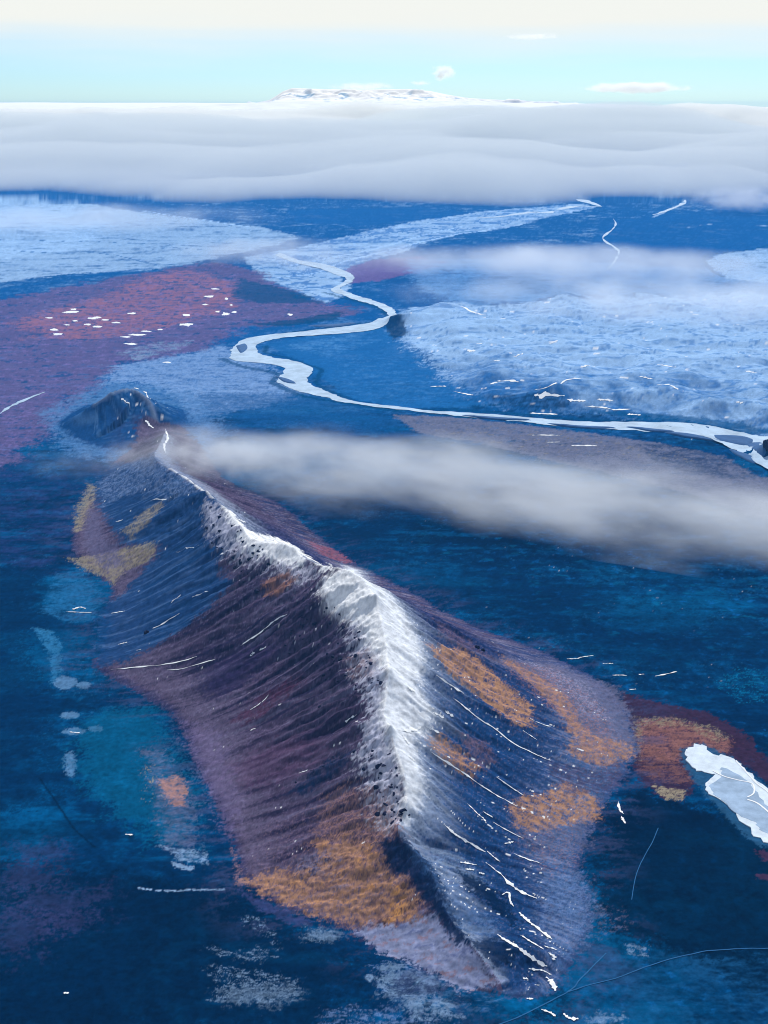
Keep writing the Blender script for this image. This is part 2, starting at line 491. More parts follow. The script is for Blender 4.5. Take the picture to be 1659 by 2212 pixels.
    L.shape(moor, srgb(92, 110, 165), 0.5, 10, 10, 50, (0.2, 0.6, 40), 10)
    L.shape([(520, 600), (600, 620), (700, 655), (560, 655), (500, 640)], NAVY2 * 0.8, 0.8, 12, 14, 40, None, 11)
    L.shape([(545, 700), (640, 690), (740, 672), (730, 690), (620, 705)], NAVY2 * 0.7, 0.8, 5, 6, 30, None, 12)
    L.shape([(735, 585), (800, 562), (900, 554), (970, 566), (900, 590), (820, 606), (760, 612)], srgb(110, 92, 146), 0.85, 10, 10, 30, None, 13)
    L.shape([(240, 765), (330, 740), (420, 735), (400, 750), (300, 778)], FROST * 0.8, 0.6, 8, 12, 30, (-0.3, 0.4, 20), 14)
    # ground between the moor, the river and the hill
    L.shape([(250, 790), (400, 765), (480, 748), (580, 790), (660, 850), (560, 880), (420, 900), (390, 860), (300, 826), (220, 830)], srgb(124, 156, 200), 0.85, 22, 22, 40, (-0.8, 0.3, 20), 15)
    L.shape([(420, 850), (660, 850), (760, 880), (900, 920), (760, 930), (560, 915), (430, 900)], srgb(20, 80, 136), 0.7, 22, 20, 40, (-0.9, 0.3, 20), 16)
    L.shape([(570, 745), (700, 718), (820, 700), (870, 730), (930, 790), (1060, 872), (870, 882), (740, 855), (690, 810), (640, 775)], srgb(30, 100, 162), 0.9, 12, 10, 40, (-1.2, 0.4, 40), 17)
    L.shape([(620, 745), (760, 720), (820, 735), (700, 770)], srgb(84, 142, 196), 0.6, 14, 14, 40, (-0.3, 0.5, 22), 18)
    L.shape([(700, 760), (850, 780), (1000, 850), (860, 870), (740, 840)], srgb(70, 128, 184), 0.5, 20, 20, 40, (-0.1, 0.5, 22), 89)
    L.shape([(880, 560), (1200, 560), (1659, 590), (1900, 620), (1659, 635), (1300, 640), (1000, 655), (900, 620)], srgb(104, 154, 206), 0.75, 20, 20, 50, (-0.8, 0.3, 40), 94)  # pale haze beside the fog, painted onto the ground
    # ---- frosted plateau on the right
    idx, m = L.shape([(852, 680), (870, 735), (930, 775), (960, 815), (1040, 862), (1160, 886), (1300, 892), (1420, 905), (1560, 928), (1720, 950), (1900, 900), (1900, 640), (1659, 632), (1400, 636), (1200, 642), (1000, 657), (900, 664)], srgb(46, 100, 158), 0.9, 34, 24, 60, None, 19)
    if m is not None:
        fr = 0.5 * fbm(x[idx] / 330, y[idx] / 420, 131, 5, 0.6) + 0.35 * fbm(x[idx] / 60, y[idx] / 130, 133, 5, 0.65)
        up = sstep(4500, 6300, y[idx]) * 1.0 + sstep(200, 1300, x[idx]) * 0.35 - 0.02  # paler towards the far rim: mist put into the frost colour
        L.mix(m * sstep(-0.42, 0.5, fr + up - 0.25), FROST * 1.12, idx)
        wind = fbm(x[idx] / 240 + 1.5 * fbm(x[idx] / 500, y[idx] / 500, 134, 2), y[idx] / 62, 135, 4, 0.6)
        L.mix(m * 0.55 * sstep(0.25, 0.65, wind), FROST * 1.4, idx)
        L.mix(m * 0.5 * sstep(0.3, 0.75, -wind), BLUE, idx)
        rl = np.abs(fbm(x[idx] / 330 + 0.8 * fbm(x[idx] / 400, y[idx] / 400, 138, 2), y[idx] / 120, 139, 5, 0.62))
        L.mix(m * 0.6 * (1 - sstep(0.02, 0.09, rl)), BLUE, idx)
        sp = fbm(x[idx] / 60, y[idx] / 22, 137, 3)
        L.mix(m * 0.95 * sstep(0.62, 0.72, sp + 0.25 * wind), SNOW, idx)
    L.shape([(850, 676), (872, 690), (880, 720), (850, 735), (832, 706)], NAVY, 0.85, 5, 6, 16, None, 20)
    L.shape([(1050, 855), (1140, 850), (1230, 862), (1220, 880), (1130, 884)], NAVY, 0.8, 8, 10, 20, (-0.5, 0.3, 14), 21)
    L.shape([(1250, 880), (1420, 895), (1600, 912), (1700, 930), (1560, 930), (1380, 905)], NAVY2, 0.75, 7, 8, 20, None, 22)
    L.shape([(1520, 566), (1560, 548), (1659, 535), (1900, 530), (1900, 610), (1659, 612), (1570, 602)], FROST * 1.1, 0.85, 6, 8, 26, (-0.7, 0.1, 30), 23)
    L.line([(1659, 531), (1600, 542), (1540, 549), (1520, 556), (1530, 575), (1545, 590), (1565, 599)], NAVY2, 5, 0.95, 24)
    L.line([(1400, 490), (1480, 492), (1540, 484), (1659, 488)], FROST, 4, 0.8, 25, (-0.4, 0.2, 20))
    L.line([(1410, 470), (1440, 455), (1475, 440), (1480, 432)], FROST, 5, 0.8, 26)
    for k, p in enumerate([[(480, 775), (520, 790), (600, 808), (590, 826), (645, 852), (700, 864), (770, 874), (860, 888)], [(575, 748), (575, 762), (620, 772), (665, 788), (694, 800), (682, 825), (705, 842), (760, 862)], [(620, 718), (720, 706), (800, 696)], [(700, 632), (760, 648), (815, 664), (838, 682)], [(880, 884), (1000, 886), (1200, 902), (1400, 913), (1600, 932)]]):
        L.line(p, NAVY2 * 0.7, (14, 9, 12, 10, 12)[k], 0.75, 60 + k)
    # ---- bank this side of the river, brownish
    idx, m = L.shape([(850, 896), (1000, 903), (1150, 920), (1300, 940), (1450, 962), (1560, 985), (1640, 1030), (1900, 1080), (1900, 1180), (1659, 1125), (1500, 1070), (1300, 1020), (1050, 960), (900, 935)], srgb(104, 108, 132), 0.95, 8, 10, 30, (-0.9, 0.1, 22), 27)
    L.shape([(1380, 960), (1500, 960), (1600, 1005), (1640, 1035), (1520, 1030), (1420, 1000)], NAVY, 0.7, 10, 12, 30, (-0.4, 0.3, 24), 28)
    L.shape([(900, 905), (1200, 935), (1450, 970), (1500, 1000), (1200, 985), (960, 940)], STRAW * 0.7, 0.5, 8, 10, 20, (0.1, 0.5, 14), 29)
    # ---- plain on the left of the ridge
    L.shape([(60, 1000), (190, 1050), (150, 1200), (60, 1230), (-100, 1200), (-100, 1020)], srgb(48, 58, 112), 0.5, 20, 24, 60, (-0.3, 0.5, 60), 31)
    L.shape([(120, 1240), (180, 1230), (225, 1290), (200, 1340), (150, 1345), (90, 1320)], srgb(34, 100, 148), 0.75, 7, 10, 22, (-0.5, 0.2, 26), 32)
    L.shape([(72, 1355), (105, 1360), (135, 1390), (132, 1470), (112, 1475), (106, 1410)], srgb(46, 112, 156), 0.8, 5, 8, 18, (-0.6, 0.1, 14), 33)
    for k, (a, b, c, d) in enumerate([(180, 1480, 17, 7), (207, 1574, 16, 7), (150, 1545, 20, 7), (160, 1580, 24, 8), (152, 1650, 12, 28), (140, 1475, 24, 14)]):
        L.blob(a, b, c, d, srgb(88, 128, 166), 0.8, 0.3, None, 40 + k)
    L.shape([(170, 1550), (330, 1520), (430, 1700), (400, 1850), (250, 1760), (170, 1680)], TEAL * 0.75, 0.6, 40, 30, 60, None, 34)
    L.shape([(310, 1620), (345, 1620), (400, 1690), (425, 1760), (420, 1830), (360, 1830), (340, 1740)], srgb(96, 104, 136), 0.7, 16, 18, 30, (-0.5, 0.4, 26), 35)
    L.shape([(340, 1685), (385, 1675), (405, 1700), (400, 1740), (370, 1740)], srgb(176, 128, 112), 0.75, 8, 10, 18, (-0.6, 0.1, 16), 36)
    L.shape([(300, 1640), (350, 1660), (360, 1730), (310, 1740)], STRAW, 0.7, 5, 8, 10, (0.2, 0.45, 9), 37)
    L.shape([(345, 1825), (440, 1840), (450, 1865), (390, 1860)], PALE, 0.8, 5, 10, 18, (-0.4, 0.3, 12), 38)
    L.shape([(370, 1860), (420, 1875), (415, 1882), (375, 1872)], PALE, 0.8, 3, 6, 12, None, 39)
    L.line([(300, 1918), (350, 1924), (420, 1922), (484, 1921)], PALE * 1.1, 4, 0.9, 41, (-0.5, 0, 10))
    L.line([(85, 1680), (120, 1730), (160, 1790), (205, 1830)], NAVY * 0.4, 3.5, 0.8, 42)
    for k, (a, b, c, d) in enumerate([(60, 1890, 60, 30), (110, 1950, 110, 30), (40, 2010, 60, 50), (140, 1990, 50, 20), (90, 1840, 60, 20)]):
        L.blob(a, b, c, d, srgb(60, 62, 106), 0.32, 0.9, None, 50 + k)
    # streaky frost in front
    for k, p in enumerate([[(520, 1975), (560, 1985), (590, 2020), (600, 2035), (560, 2020)], [(440, 2048), (520, 2055), (600, 2045), (600, 2065), (560, 2080), (500, 2070)], [(440, 2085), (540, 2095), (640, 2110), (650, 2145), (560, 2165), (450, 2160), (470, 2130)],
                           [(660, 2000), (730, 2015), (690, 2040), (650, 2030)]]):
        L.shape(p, PALE * 0.75, 0.8, 8, 14, 30, (-0.05, 0.4, 9), 60 + k)
    L.shape([(800, 2085), (900, 2070), (960, 2110), (930, 2160), (830, 2150)], srgb(104, 128, 170), 0.75, 12, 16, 24, (-0.1, 0.4, 12), 64)
    L.shape([(700, 2180), (860, 2170), (960, 2200), (900, 2240), (700, 2230)], srgb(104, 128, 170), 0.7, 12, 16, 24, (-0.1, 0.4, 12), 65)
    L.shape([(940, 2110), (1060, 2120), (1080, 2180), (960, 2200)], srgb(60, 96, 136), 0.7, 12, 14, 24, (-0.2, 0.4, 22), 66)
    L.shape([(1180, 2090), (1420, 2060), (1700, 2070), (1700, 2240), (1200, 2240)], srgb(24, 82, 128), 0.75, 40, 30, 70, (-0.4, 0.6, 60), 67)
    L.shape([(1270, 1960), (1345, 1950), (1360, 2000), (1300, 2030)], LILAC * 0.8, 0.55, 8, 12, 18, (0, 0.4, 12), 68)
    L.shape([(1350, 2040), (1400, 2045), (1395, 2070), (1355, 2060)], PALE * 0.8, 0.7, 4, 8, 12, (-0.2, 0.3, 10), 69)
    for k, p in enumerate([[(1540, 1475), (1600, 1440), (1659, 1450), (1659, 1520), (1600, 1520)], [(1240, 1500), (1330, 1510), (1340, 1540)]]):
        L.shape(p, TEAL, 0.7, 5, 8, 14, (0, 0.3, 10), 70 + k)
    # swirls of frost and dark pits before the ridge
    for k, (a, b, c, d, col, op) in enumerate([(887, 2130, 62, 34, PALE * 0.8, 0.85), (880, 2132, 36, 21, NAVY * 0.7, 0.95), (945, 2138, 22, 9, NAVY * 0.6, 0.9), (935, 2172, 60, 14, PALE * 0.75, 0.85), (922, 2170, 14, 5, NAVY * 0.6, 0.9), (940, 2194, 50, 6, PALE, 0.8),
                                               (800, 2112, 12, 6, PALE, 0.7), (1000, 2160, 34, 12, NAVY * 0.6, 0.7), (850, 2090, 30, 8, PALE * 0.7, 0.7), (1147, 2116, 60, 30, BLUE * 0.7, 0.8), (1144, 2112, 48, 22, NAVY * 0.35, 0.95), (1195, 2150, 60, 10, NAVY * 0.5, 0.6), (1180, 2196, 60, 18, NAVY * 0.5, 0.85), (1310, 2200, 40, 9, PALE * 0.9, 0.6),
                                               (952, 1966, 16, 11, NAVY * 0.4, 0.9), (1001, 2000, 18, 14, NAVY * 0.4, 0.9), (700, 2020, 40, 10, PALE * 0.7, 0.7), (560, 2150, 80, 20, PALE * 0.6, 0.6)]):
        L.blob(a, b, c, d, col, op, 0.5, (-0.6, 0.2, 14), 500 + k)
    # ---- marsh beside the frozen pond
    q = lambda pts: [(829.5 + a / 2, 1394 + b / 2) for a, b in pts]
    L.shape(q([(1020, 200), (1200, 250), (1400, 290), (1560, 380), (1659, 500), (1800, 640), (1800, 700), (1560, 520), (1400, 450), (1300, 470), (1340, 600), (1290, 670), (1200, 655), (1120, 600), (1070, 520), (1080, 440), (1040, 300)]), MAROON, 0.95, 8, 14, 18, (-1.0, -0.1, 14), 80)
    L.shape(q([(1100, 320), (1250, 320), (1420, 370), (1500, 420), (1480, 470), (1380, 440), (1300, 450), (1280, 500), (1180, 500), (1110, 470), (1085, 400)]), RUST * 1.05, 0.95, 9, 14, 16, (-0.6, 0.2, 12), 81)
    L.shape(q([(1110, 470), (1200, 470), (1310, 530), (1340, 590), (1260, 600), (1160, 580), (1090, 540)]), RUST * 0.8, 0.8, 8, 10, 14, (-0.4, 0.3, 10), 82)
    L.shape(q([(1080, 310), (1250, 310), (1420, 350), (1500, 400), (1440, 420), (1300, 350), (1120, 350), (1100, 500), (1080, 440)]), STRAW * 0.8, 0.7, 5, 10, 12, (-0.2, 0.3, 8), 83)
    L.shape(q([(1150, 600), (1240, 620), (1310, 620), (1290, 668), (1220, 665)]), STRAW, 0.8, 4, 8, 12, (-0.5, 0.2, 8), 84)
    L.shape(q([(1280, 450), (1370, 420), (1500, 480), (1659, 610), (1800, 760), (1800, 900), (1600, 860), (1400, 660), (1350, 590), (1290, 520)]), srgb(40, 84, 120), 0.85, 6, 8, 16, None, 85)
    L.shape(q([(1600, 880), (1700, 900), (1750, 940), (1640, 930)]), MAROON * 1.5, 0.8, 4, 8, 12, None, 86)
    L.shape(q([(1600, 985), (1700, 990), (1720, 1020), (1620, 1010)]), MAROON * 1.5, 0.8, 4, 8, 12, None, 87)
    L.shape([(90, 890), (230, 825), (330, 830), (430, 860), (490, 930), (430, 1000), (300, 990), (140, 980)], srgb(88, 130, 178), 0.75, 26, 20, 40, (-0.7, 0.3, 20), 95)
    # ---- hill beyond the ridge
    df = sdist(x, y, hill_w)
    i = np.flatnonzero(df > -40)
    if len(i):
        dc, ci, ct = seg_dist(x[i], y[i], hcrest_w[:, :2])
        uu = ci + ct
        st = fbm(uu * 3, dc / 160, 141, 4)
        L.mix(L.grain(sstep(-30, 40, df[i]), i) * 0.9, srgb(10, 62, 116), i)
        L.mix(sstep(10, 80, df[i]) * 0.6 * sstep(-0.1, 0.5, st), srgb(84, 124, 168), i)
        L.mix(0.9 * sstep(0.52, 0.6, fbm(uu * 5, dc / 60, 143, 3)) * (dc < 120) * (x[i] > -870), SNOW, i)
        L.mix(0.4 * (1 - sstep(3, 18, dc)), srgb(150, 160, 176), i)
    # ---- the ridge itself
    i = np.flatnonzero((x > -950) & (x < 620) & (y > 1280) & (y < 4300))
    df, t, u, dc, zc, side, us = ridge_fields(x[i], y[i])
    keep = df > -150
    i = i[keep]; df, t, u, dc, zc, side, us = (a[keep] for a in (df, t, u, dc, zc, side, us))
    ms = np.hypot(np.hypot(x[i], y[i]), H) / FPX           # metres per photo pixel there
    stk = fbm(us / 16, dc / 190 + 7 * side, 153, 4, 0.6)      # streaks down the slope
    stk2 = fbm(us / 5.0, dc / 80 + 7 * side, 155, 3)
    ew = 7 + 12 * sstep(-0.3, 0.5, fbm(x[i] / 160, y[i] / 160, 150, 2)) + 26 * sstep(2350, 2750, u)
    edge = sstep(-1, 1, (df / ms - 4 + (10 + 16 * sstep(0, .5, fbm(x[i] / 220, y[i] / 220, 152, 2))) * fbm(x[i] / 45, y[i] / 45, 151, 6, 0.72) + 8 * stk2) / ew)
    grit = fbm(x[i] / 5, y[i] / 5, 157, 4, 0.7)
    edge = np.clip(edge, 0, 1); edge = sstep(0.22, 0.78, edge + 1.3 * L.hf[i] * np.sqrt(edge * (1 - edge)))
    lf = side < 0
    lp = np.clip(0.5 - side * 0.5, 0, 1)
    far = 1 - sstep(0, 700, u - 500)                          # 1 beyond, 0 near
    fan = sstep(-110, -4, df) * sstep(-0.05, 0.4, fbm(u / 38, df / 120, 149, 4, 0.65) + 0.5 * L.hf[i]) * (df < 6)
    L.mix(0.5 * fan, srgb(62, 70, 108), i)
    # base: purple scree on the left and on the far aprons, blue on the near right
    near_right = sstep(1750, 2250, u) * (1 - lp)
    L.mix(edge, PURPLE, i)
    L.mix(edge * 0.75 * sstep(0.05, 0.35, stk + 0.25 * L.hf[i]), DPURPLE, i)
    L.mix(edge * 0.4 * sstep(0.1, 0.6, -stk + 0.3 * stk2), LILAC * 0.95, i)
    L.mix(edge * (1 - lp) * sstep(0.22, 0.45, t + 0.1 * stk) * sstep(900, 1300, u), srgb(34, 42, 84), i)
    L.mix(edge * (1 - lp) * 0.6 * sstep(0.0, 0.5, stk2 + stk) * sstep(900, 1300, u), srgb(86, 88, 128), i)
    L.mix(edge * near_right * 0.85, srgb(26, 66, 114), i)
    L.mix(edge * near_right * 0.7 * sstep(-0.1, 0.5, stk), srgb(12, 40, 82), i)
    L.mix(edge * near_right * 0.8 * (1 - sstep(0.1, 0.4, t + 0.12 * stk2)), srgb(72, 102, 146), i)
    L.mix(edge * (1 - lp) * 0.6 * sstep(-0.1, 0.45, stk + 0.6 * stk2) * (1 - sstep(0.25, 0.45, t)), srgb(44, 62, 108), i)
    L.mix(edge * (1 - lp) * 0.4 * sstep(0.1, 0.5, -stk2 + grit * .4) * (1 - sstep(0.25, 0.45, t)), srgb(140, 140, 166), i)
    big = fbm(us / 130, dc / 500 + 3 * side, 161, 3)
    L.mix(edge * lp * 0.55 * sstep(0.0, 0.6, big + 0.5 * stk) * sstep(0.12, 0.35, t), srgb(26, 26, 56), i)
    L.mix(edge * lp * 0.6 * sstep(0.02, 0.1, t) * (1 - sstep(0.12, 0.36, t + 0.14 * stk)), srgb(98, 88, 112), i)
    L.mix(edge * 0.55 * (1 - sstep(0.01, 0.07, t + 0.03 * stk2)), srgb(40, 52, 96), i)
    L.mix(edge * 0.5 * sstep(0.35, 0.7, grit) * (t < 0.9), srgb(30, 26, 46), i)
    sp2 = fbm(x[i] / 4.2, y[i] / 4.2, 158, 3, 0.75)
    L.mix(edge * 0.45 * sstep(0.2, 0.55, sp2 + 0.5 * stk), srgb(24, 22, 44), i)
    L.mix(edge * 0.35 * sstep(0.2, 0.55, -sp2 - 0.4 * stk), srgb(124, 118, 146), i)
    # frost that thickens towards the crest
    L.mix(edge * np.where(side > 0, 0.5, 0.6) * sstep(np.where(side > 0, 0.62, 0.5), 0.92, t + 0.15 * stk) * sstep(0.0, .5, grit * .4 + stk2 * .5 + 0.35 * side + .15), srgb(168, 182, 204), i)
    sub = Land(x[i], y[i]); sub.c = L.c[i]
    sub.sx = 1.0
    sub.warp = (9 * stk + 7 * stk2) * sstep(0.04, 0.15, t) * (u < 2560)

    def rshape(*a, **k):
        return sub.shape(*a, **k)
    xi, yi = x[i], y[i]
    # blue dark slopes at the far left
    idx, m = rshape([(190, 1060), (240, 1000), (330, 985), (400, 1030), (480, 1090), (520, 1165), (470, 1215), (500, 1260), (430, 1330), (270, 1430), (205, 1440), (215, 1320), (300, 1243), (345, 1188), (260, 1170), (215, 1100)], srgb(22, 62, 108), 0.9, 14, 12, 30, None, 160)
    if m is not None:
        L_st = stk[idx] + 0.5 * stk2[idx]
        sub.mix(m * 0.55 * sstep(0.0, 0.6, L_st), srgb(84, 112, 154), idx)
        sub.mix(m * 0.5 * sstep(0.1, 0.6, -L_st), NAVY, idx)
    rshape([(210, 1040), (300, 985), (400, 1010), (440, 1060), (370, 1080), (300, 1060), (225, 1090)], srgb(120, 140, 176), 0.6, 14, 14, 20, (-0.3, 0.4, 14), seed=161)
    for k, p in enumerate([[(262, 1148), (300, 1110), (345, 1085), (352, 1096), (322, 1130), (282, 1160)], [(258, 1186), (325, 1170), (338, 1188), (312, 1218), (272, 1230), (246, 1262), (228, 1246), (190, 1235), (145, 1205), (190, 1200)], [(190, 1045), (208, 1050), (200, 1085), (176, 1146), (160, 1150), (162, 1100), (182, 1070)]]):
        sub.shape(p, STRAW * 0.9, 0.7, 7, 9, 10, (-0.55, 0.2, 12), 170 + k)
    rshape([(190, 1100), (215, 1110), (225, 1160), (260, 1190), (270, 1220), (220, 1230), (180, 1180)], srgb(96, 92, 122), 0.8, 8, 10, 18, (-0.6, 0.2, 14), seed=174)
    # warm and dark streaks on the left slope
    rshape([(500, 1555), (560, 1505), (645, 1462), (655, 1480), (600, 1520), (540, 1570)], srgb(78, 34, 56), 0.6, 14, 12, 20, (-0.5, 0.3, 14), seed=175)
    rshape([(420, 1460), (520, 1400), (600, 1380), (620, 1400), (560, 1450), (470, 1510)], srgb(48, 40, 76), 0.6, 22, 14, 30, None, seed=176)
    rshape([(480, 1650), (600, 1600), (680, 1600), (700, 1640), (600, 1690), (500, 1700)], srgb(100, 68, 96), 0.3, 30, 14, 30, None, seed=177)
    rshape([(620, 1715), (680, 1660), (730, 1625), (770, 1620), (730, 1670), (660, 1715)], srgb(20, 40, 72), 0.85, 8, 8, 20, (-0.5, 0.2, 20), seed=178)
    rshape([(400, 1560), (470, 1580), (520, 1740), (500, 1800), (440, 1680)], srgb(116, 104, 142), 0.45, 26, 14, 30, None, seed=179)
    # speckled rock and snow under the crest
    for k, (p, op) in enumerate([([(655, 1300), (700, 1250), (760, 1262), (815, 1312), (835, 1400), (832, 1520), (850, 1600), (880, 1745), (850, 1795), (800, 1770), (745, 1690), (770, 1610), (800, 1545), (790, 1490), (720, 1480), (650, 1450), (585, 1400), (615, 1345)], 1.0), ([(440, 1080), (500, 1110), (560, 1165), (660, 1212), (690, 1240), (640, 1270), (600, 1300), (540, 1275), (480, 1220), (440, 1160)], 0.8)]):
        idx, m = sub.shape(p, None, op, 12, 16, 20, None, 180 + k)
        if m is None:
            continue
        sub.mix(m * 0.35, ROCK, idx)
        cr = 1 - sstep(4, 130, dc[idx])
        g2 = fbm(xi[idx] / 17, yi[idx] / 17, 183, 5, 0.75)
        g3 = fbm(us[idx] / 9, dc[idx] / 34, 184, 4, 0.7)
        sub.mix(m * 0.5 * sstep(-0.2, 0.5, 0.6 * g2 + 0.4 * g3), srgb(92, 86, 116), idx)
        sub.mix(m * 0.8 * sstep(0.05, 0.3, 0.7 * g2 + 0.35 * sub.hf[idx] - 0.15 * cr), ROCK * 0.8, idx)
        sub.mix(m * 0.85 * sstep(0.0, 0.4, 0.45 * sub.hf[idx] - 0.4 * g2 + 0.35 * g3 + 1.1 * cr - 0.62), srgb(188, 190, 208), idx)
        sub.mix(m * 0.9 * sstep(0.55, 0.7, sub.hf[idx] + 0.4 * g3), srgb(200, 200, 214), idx)
    rshape([(570, 1255), (625, 1235), (640, 1255), (600, 1290), (570, 1288)], srgb(150, 108, 92), 0.8, 8, 8, 14, (-0.5, 0.2, 10), seed=185)
    rshape([(745, 1420), (800, 1400), (830, 1420), (800, 1460), (760, 1470)], srgb(140, 112, 110), 0.6, 10, 10, 16, (-0.3, 0.3, 10), seed=186)
    # right slope: ochre moss, lilac gravel
    idx, m = rshape(q([(360, 20), (520, 50), (740, 80), (1000, 180), (1060, 290), (1090, 460), (1000, 520), (850, 480), (800, 330), (700, 220), (560, 110)]), LILAC * 0.85, 0.75, 14, 14, 24, (-0.9, 0.1, 12), seed=190)
    if m is not None:
        sub.mix(m * 0.6 * sstep(0, 0.5, grit[idx] + 0.3 * n_sm[i][idx]), PURPLE, idx)
    rshape(q([(180, -10), (330, 10), (440, 90), (560, 190), (640, 270), (630, 350), (560, 330), (480, 275), (380, 190), (280, 110)]), OCHRE * 0.85, 0.5, 34, 22, 24, (-0.05, 0.4, 6), seed=251)
    rshape(q([(180, -10), (330, 10), (440, 90), (560, 190), (640, 270), (630, 350), (560, 330), (480, 275), (380, 190), (280, 110)]), OCHRE, 0.9, 10, 8, 20, (-0.45, 0.25, 18), seed=191)
    rshape(q([(500, 50), (580, 80), (660, 130), (760, 190), (810, 250), (850, 340), (930, 400), (1060, 420), (1080, 480), (960, 525), (850, 500), (790, 460), (810, 400), (780, 330), (720, 250), (620, 150)]), OCHRE * 0.9 * 0.85, 0.5, 34, 22, 24, (-0.05, 0.4, 6), seed=252)
    rshape(q([(500, 50), (580, 80), (660, 130), (760, 190), (810, 250), (850, 340), (930, 400), (1060, 420), (1080, 480), (960, 525), (850, 500), (790, 460), (810, 400), (780, 330), (720, 250), (620, 150)]), OCHRE * 0.9, 0.85, 8, 8, 16, (-0.35, 0.35, 16), seed=192)
    rshape(q([(170, 390), (240, 380), (340, 450), (410, 520), (380, 570), (320, 540), (230, 470)]), OCHRE * 0.85 * 0.85, 0.5, 34, 22, 24, (-0.05, 0.4, 6), seed=253)
    rshape(q([(170, 390), (240, 380), (340, 450), (410, 520), (380, 570), (320, 540), (230, 470)]), OCHRE * 0.85, 0.85, 8, 8, 16, (-0.4, 0.3, 14), seed=193)
    rshape(q([(330, 390), (440, 410), (480, 510), (420, 530), (350, 450)]), srgb(120, 96, 110), 0.7, 8, 8, 16, (-0.4, 0.3, 12), seed=194)
    rshape(q([(540, 700), (600, 650), (700, 640), (780, 585), (860, 620), (930, 670), (935, 750), (820, 770), (680, 805), (570, 790)]), OCHRE * 0.88 * 0.85, 0.5, 34, 22, 24, (-0.05, 0.4, 6), seed=255)
    rshape(q([(540, 700), (600, 650), (700, 640), (780, 585), (860, 620), (930, 670), (935, 750), (820, 770), (680, 805), (570, 790)]), OCHRE * 0.88, 0.9, 8, 9, 16, (-0.4, 0.3, 16), seed=195)
    rshape(q([(560, 780), (900, 760), (880, 880), (700, 930), (600, 860)]), LILAC * 0.85, 0.6, 12, 12, 20, (-0.4, 0.4, 14), seed=196)
    rshape([(1080, 1430), (1190, 1440), (1300, 1520), (1340, 1620), (1280, 1660), (1220, 1560), (1130, 1480)], srgb(150, 108, 104), 0.7, 16, 16, 20, (-0.1, 0.4, 8), seed=217)
    rshape([(1130, 1420), (1260, 1470), (1320, 1560), (1260, 1540), (1180, 1460)], srgb(150, 150, 178), 0.6, 14, 16, 20, (-0.1, 0.35, 7), seed=218)
    rshape([(940, 1340), (1000, 1370), (1060, 1420), (1010, 1410), (960, 1380)], srgb(120, 96, 110), 0.6, 12, 12, 20, (-0.4, 0.3, 10), seed=219)
    rshape([(660, 1165), (720, 1185), (765, 1215), (740, 1215), (690, 1195)], srgb(140, 80, 92), 0.7, 5, 6, 14, (-0.5, 0.2, 10), seed=197)
    # front: moss fields and pale ground
    rshape([(700, 1720), (760, 1690), (850, 1720), (870, 1800), (830, 1850), (720, 1850), (670, 1830)], srgb(140, 106, 100), 0.8, 18, 18, 20, (-0.35, 0.35, 7), seed=200)
    rshape([(560, 1790), (660, 1740), (700, 1850), (640, 1880), (560, 1880)], srgb(128, 104, 116), 0.6, 18, 16, 20, (0.0, 0.5, 8), seed=198)
    rshape([(640, 1860), (700, 1830), (740, 1870), (720, 1900), (640, 1890)], LILAC * 1.2, 0.6, 10, 14, 20, (-0.3, 0.3, 8), seed=199)
    rshape([(540, 1890), (680, 1860), (730, 1780), (830, 1760), (900, 1860), (930, 1960), (860, 2010), (700, 1985), (600, 1940)], OCHRE * 0.85, 0.5, 36, 24, 24, (-0.1, 0.4, 7), seed=261)
    idx, m = rshape([(522, 1899), (600, 1880), (690, 1890), (712, 1860), (680, 1822), (740, 1812), (800, 1830), (850, 1880), (905, 1940), (905, 1985), (880, 1996), (800, 2000), (700, 1982), (600, 1942), (540, 1914)], OCHRE, 0.8, 12, 24, 24, (-0.5, 0.3, 12), seed=201)
    if m is not None:
        f = fbm(xi[idx] / 34, yi[idx] / 18, 203, 5, 0.65)
        br = sstep(-90, 60, xi[idx] - at(760, 1900)[0])
        sub.mix(m * (0.25 + 0.65 * br) * sstep(0.0, 0.5, f), GOLD, idx)
        sub.mix(m * 0.5 * sstep(0.0, 0.6, -f + 0.2), srgb(134, 100, 88), idx)
        led = fbm(xi[idx] / 26, yi[idx] / 15, 73, 4)
        sub.mix(m * 0.85 * (1 - sstep(0.04, 0.14, np.abs(led))) * sstep(-0.1, 0.3, fbm(xi[idx] / 50, yi[idx] / 40, 205, 2)), srgb(76, 60, 84), idx)  # creases between the moss ledges darkened: shade put into the colour
        sub.mix(m * 0.7 * sstep(0.35, 0.6, -f), LILAC * 1.2, idx)
    rshape([(517, 1922), (600, 1962), (690, 1998), (640, 2000), (560, 1965)], srgb(58, 66, 112), 0.7, 8, 8, 16, None, seed=202)
    rshape([(500, 1830), (512, 1850), (526, 1915), (514, 1915)], srgb(150, 118, 124), 0.6, 5, 6, 12, (-0.5, 0.3, 10), seed=204)
    idx, m = rshape([(767, 2008), (860, 1996), (930, 1975), (996, 2021), (1048, 2084), (1080, 2120), (996, 2140), (944, 2104), (871, 2073), (814, 2052)], srgb(136, 144, 176), 0.9, 9, 16, 20, None, seed=206)
    if m is not None:
        f = fbm(xi[idx] / 22, yi[idx] / 12, 207, 5, 0.7)
        sub.mix(m * 0.7 * sstep(0.15, 0.45, f), srgb(142, 104, 104), idx)
        sub.mix(m * 0.7 * sstep(0.1, 0.45, -f), srgb(80, 90, 134), idx)
    rshape([(815, 1818), (865, 1806), (930, 1865), (975, 1950), (1020, 2040), (985, 2035), (930, 1965), (895, 1905), (840, 1880)], srgb(10, 36, 72), 0.92, 10, 12, 20, None, seed=208)  # hump's left face: dark blue ground with its shade in the colour
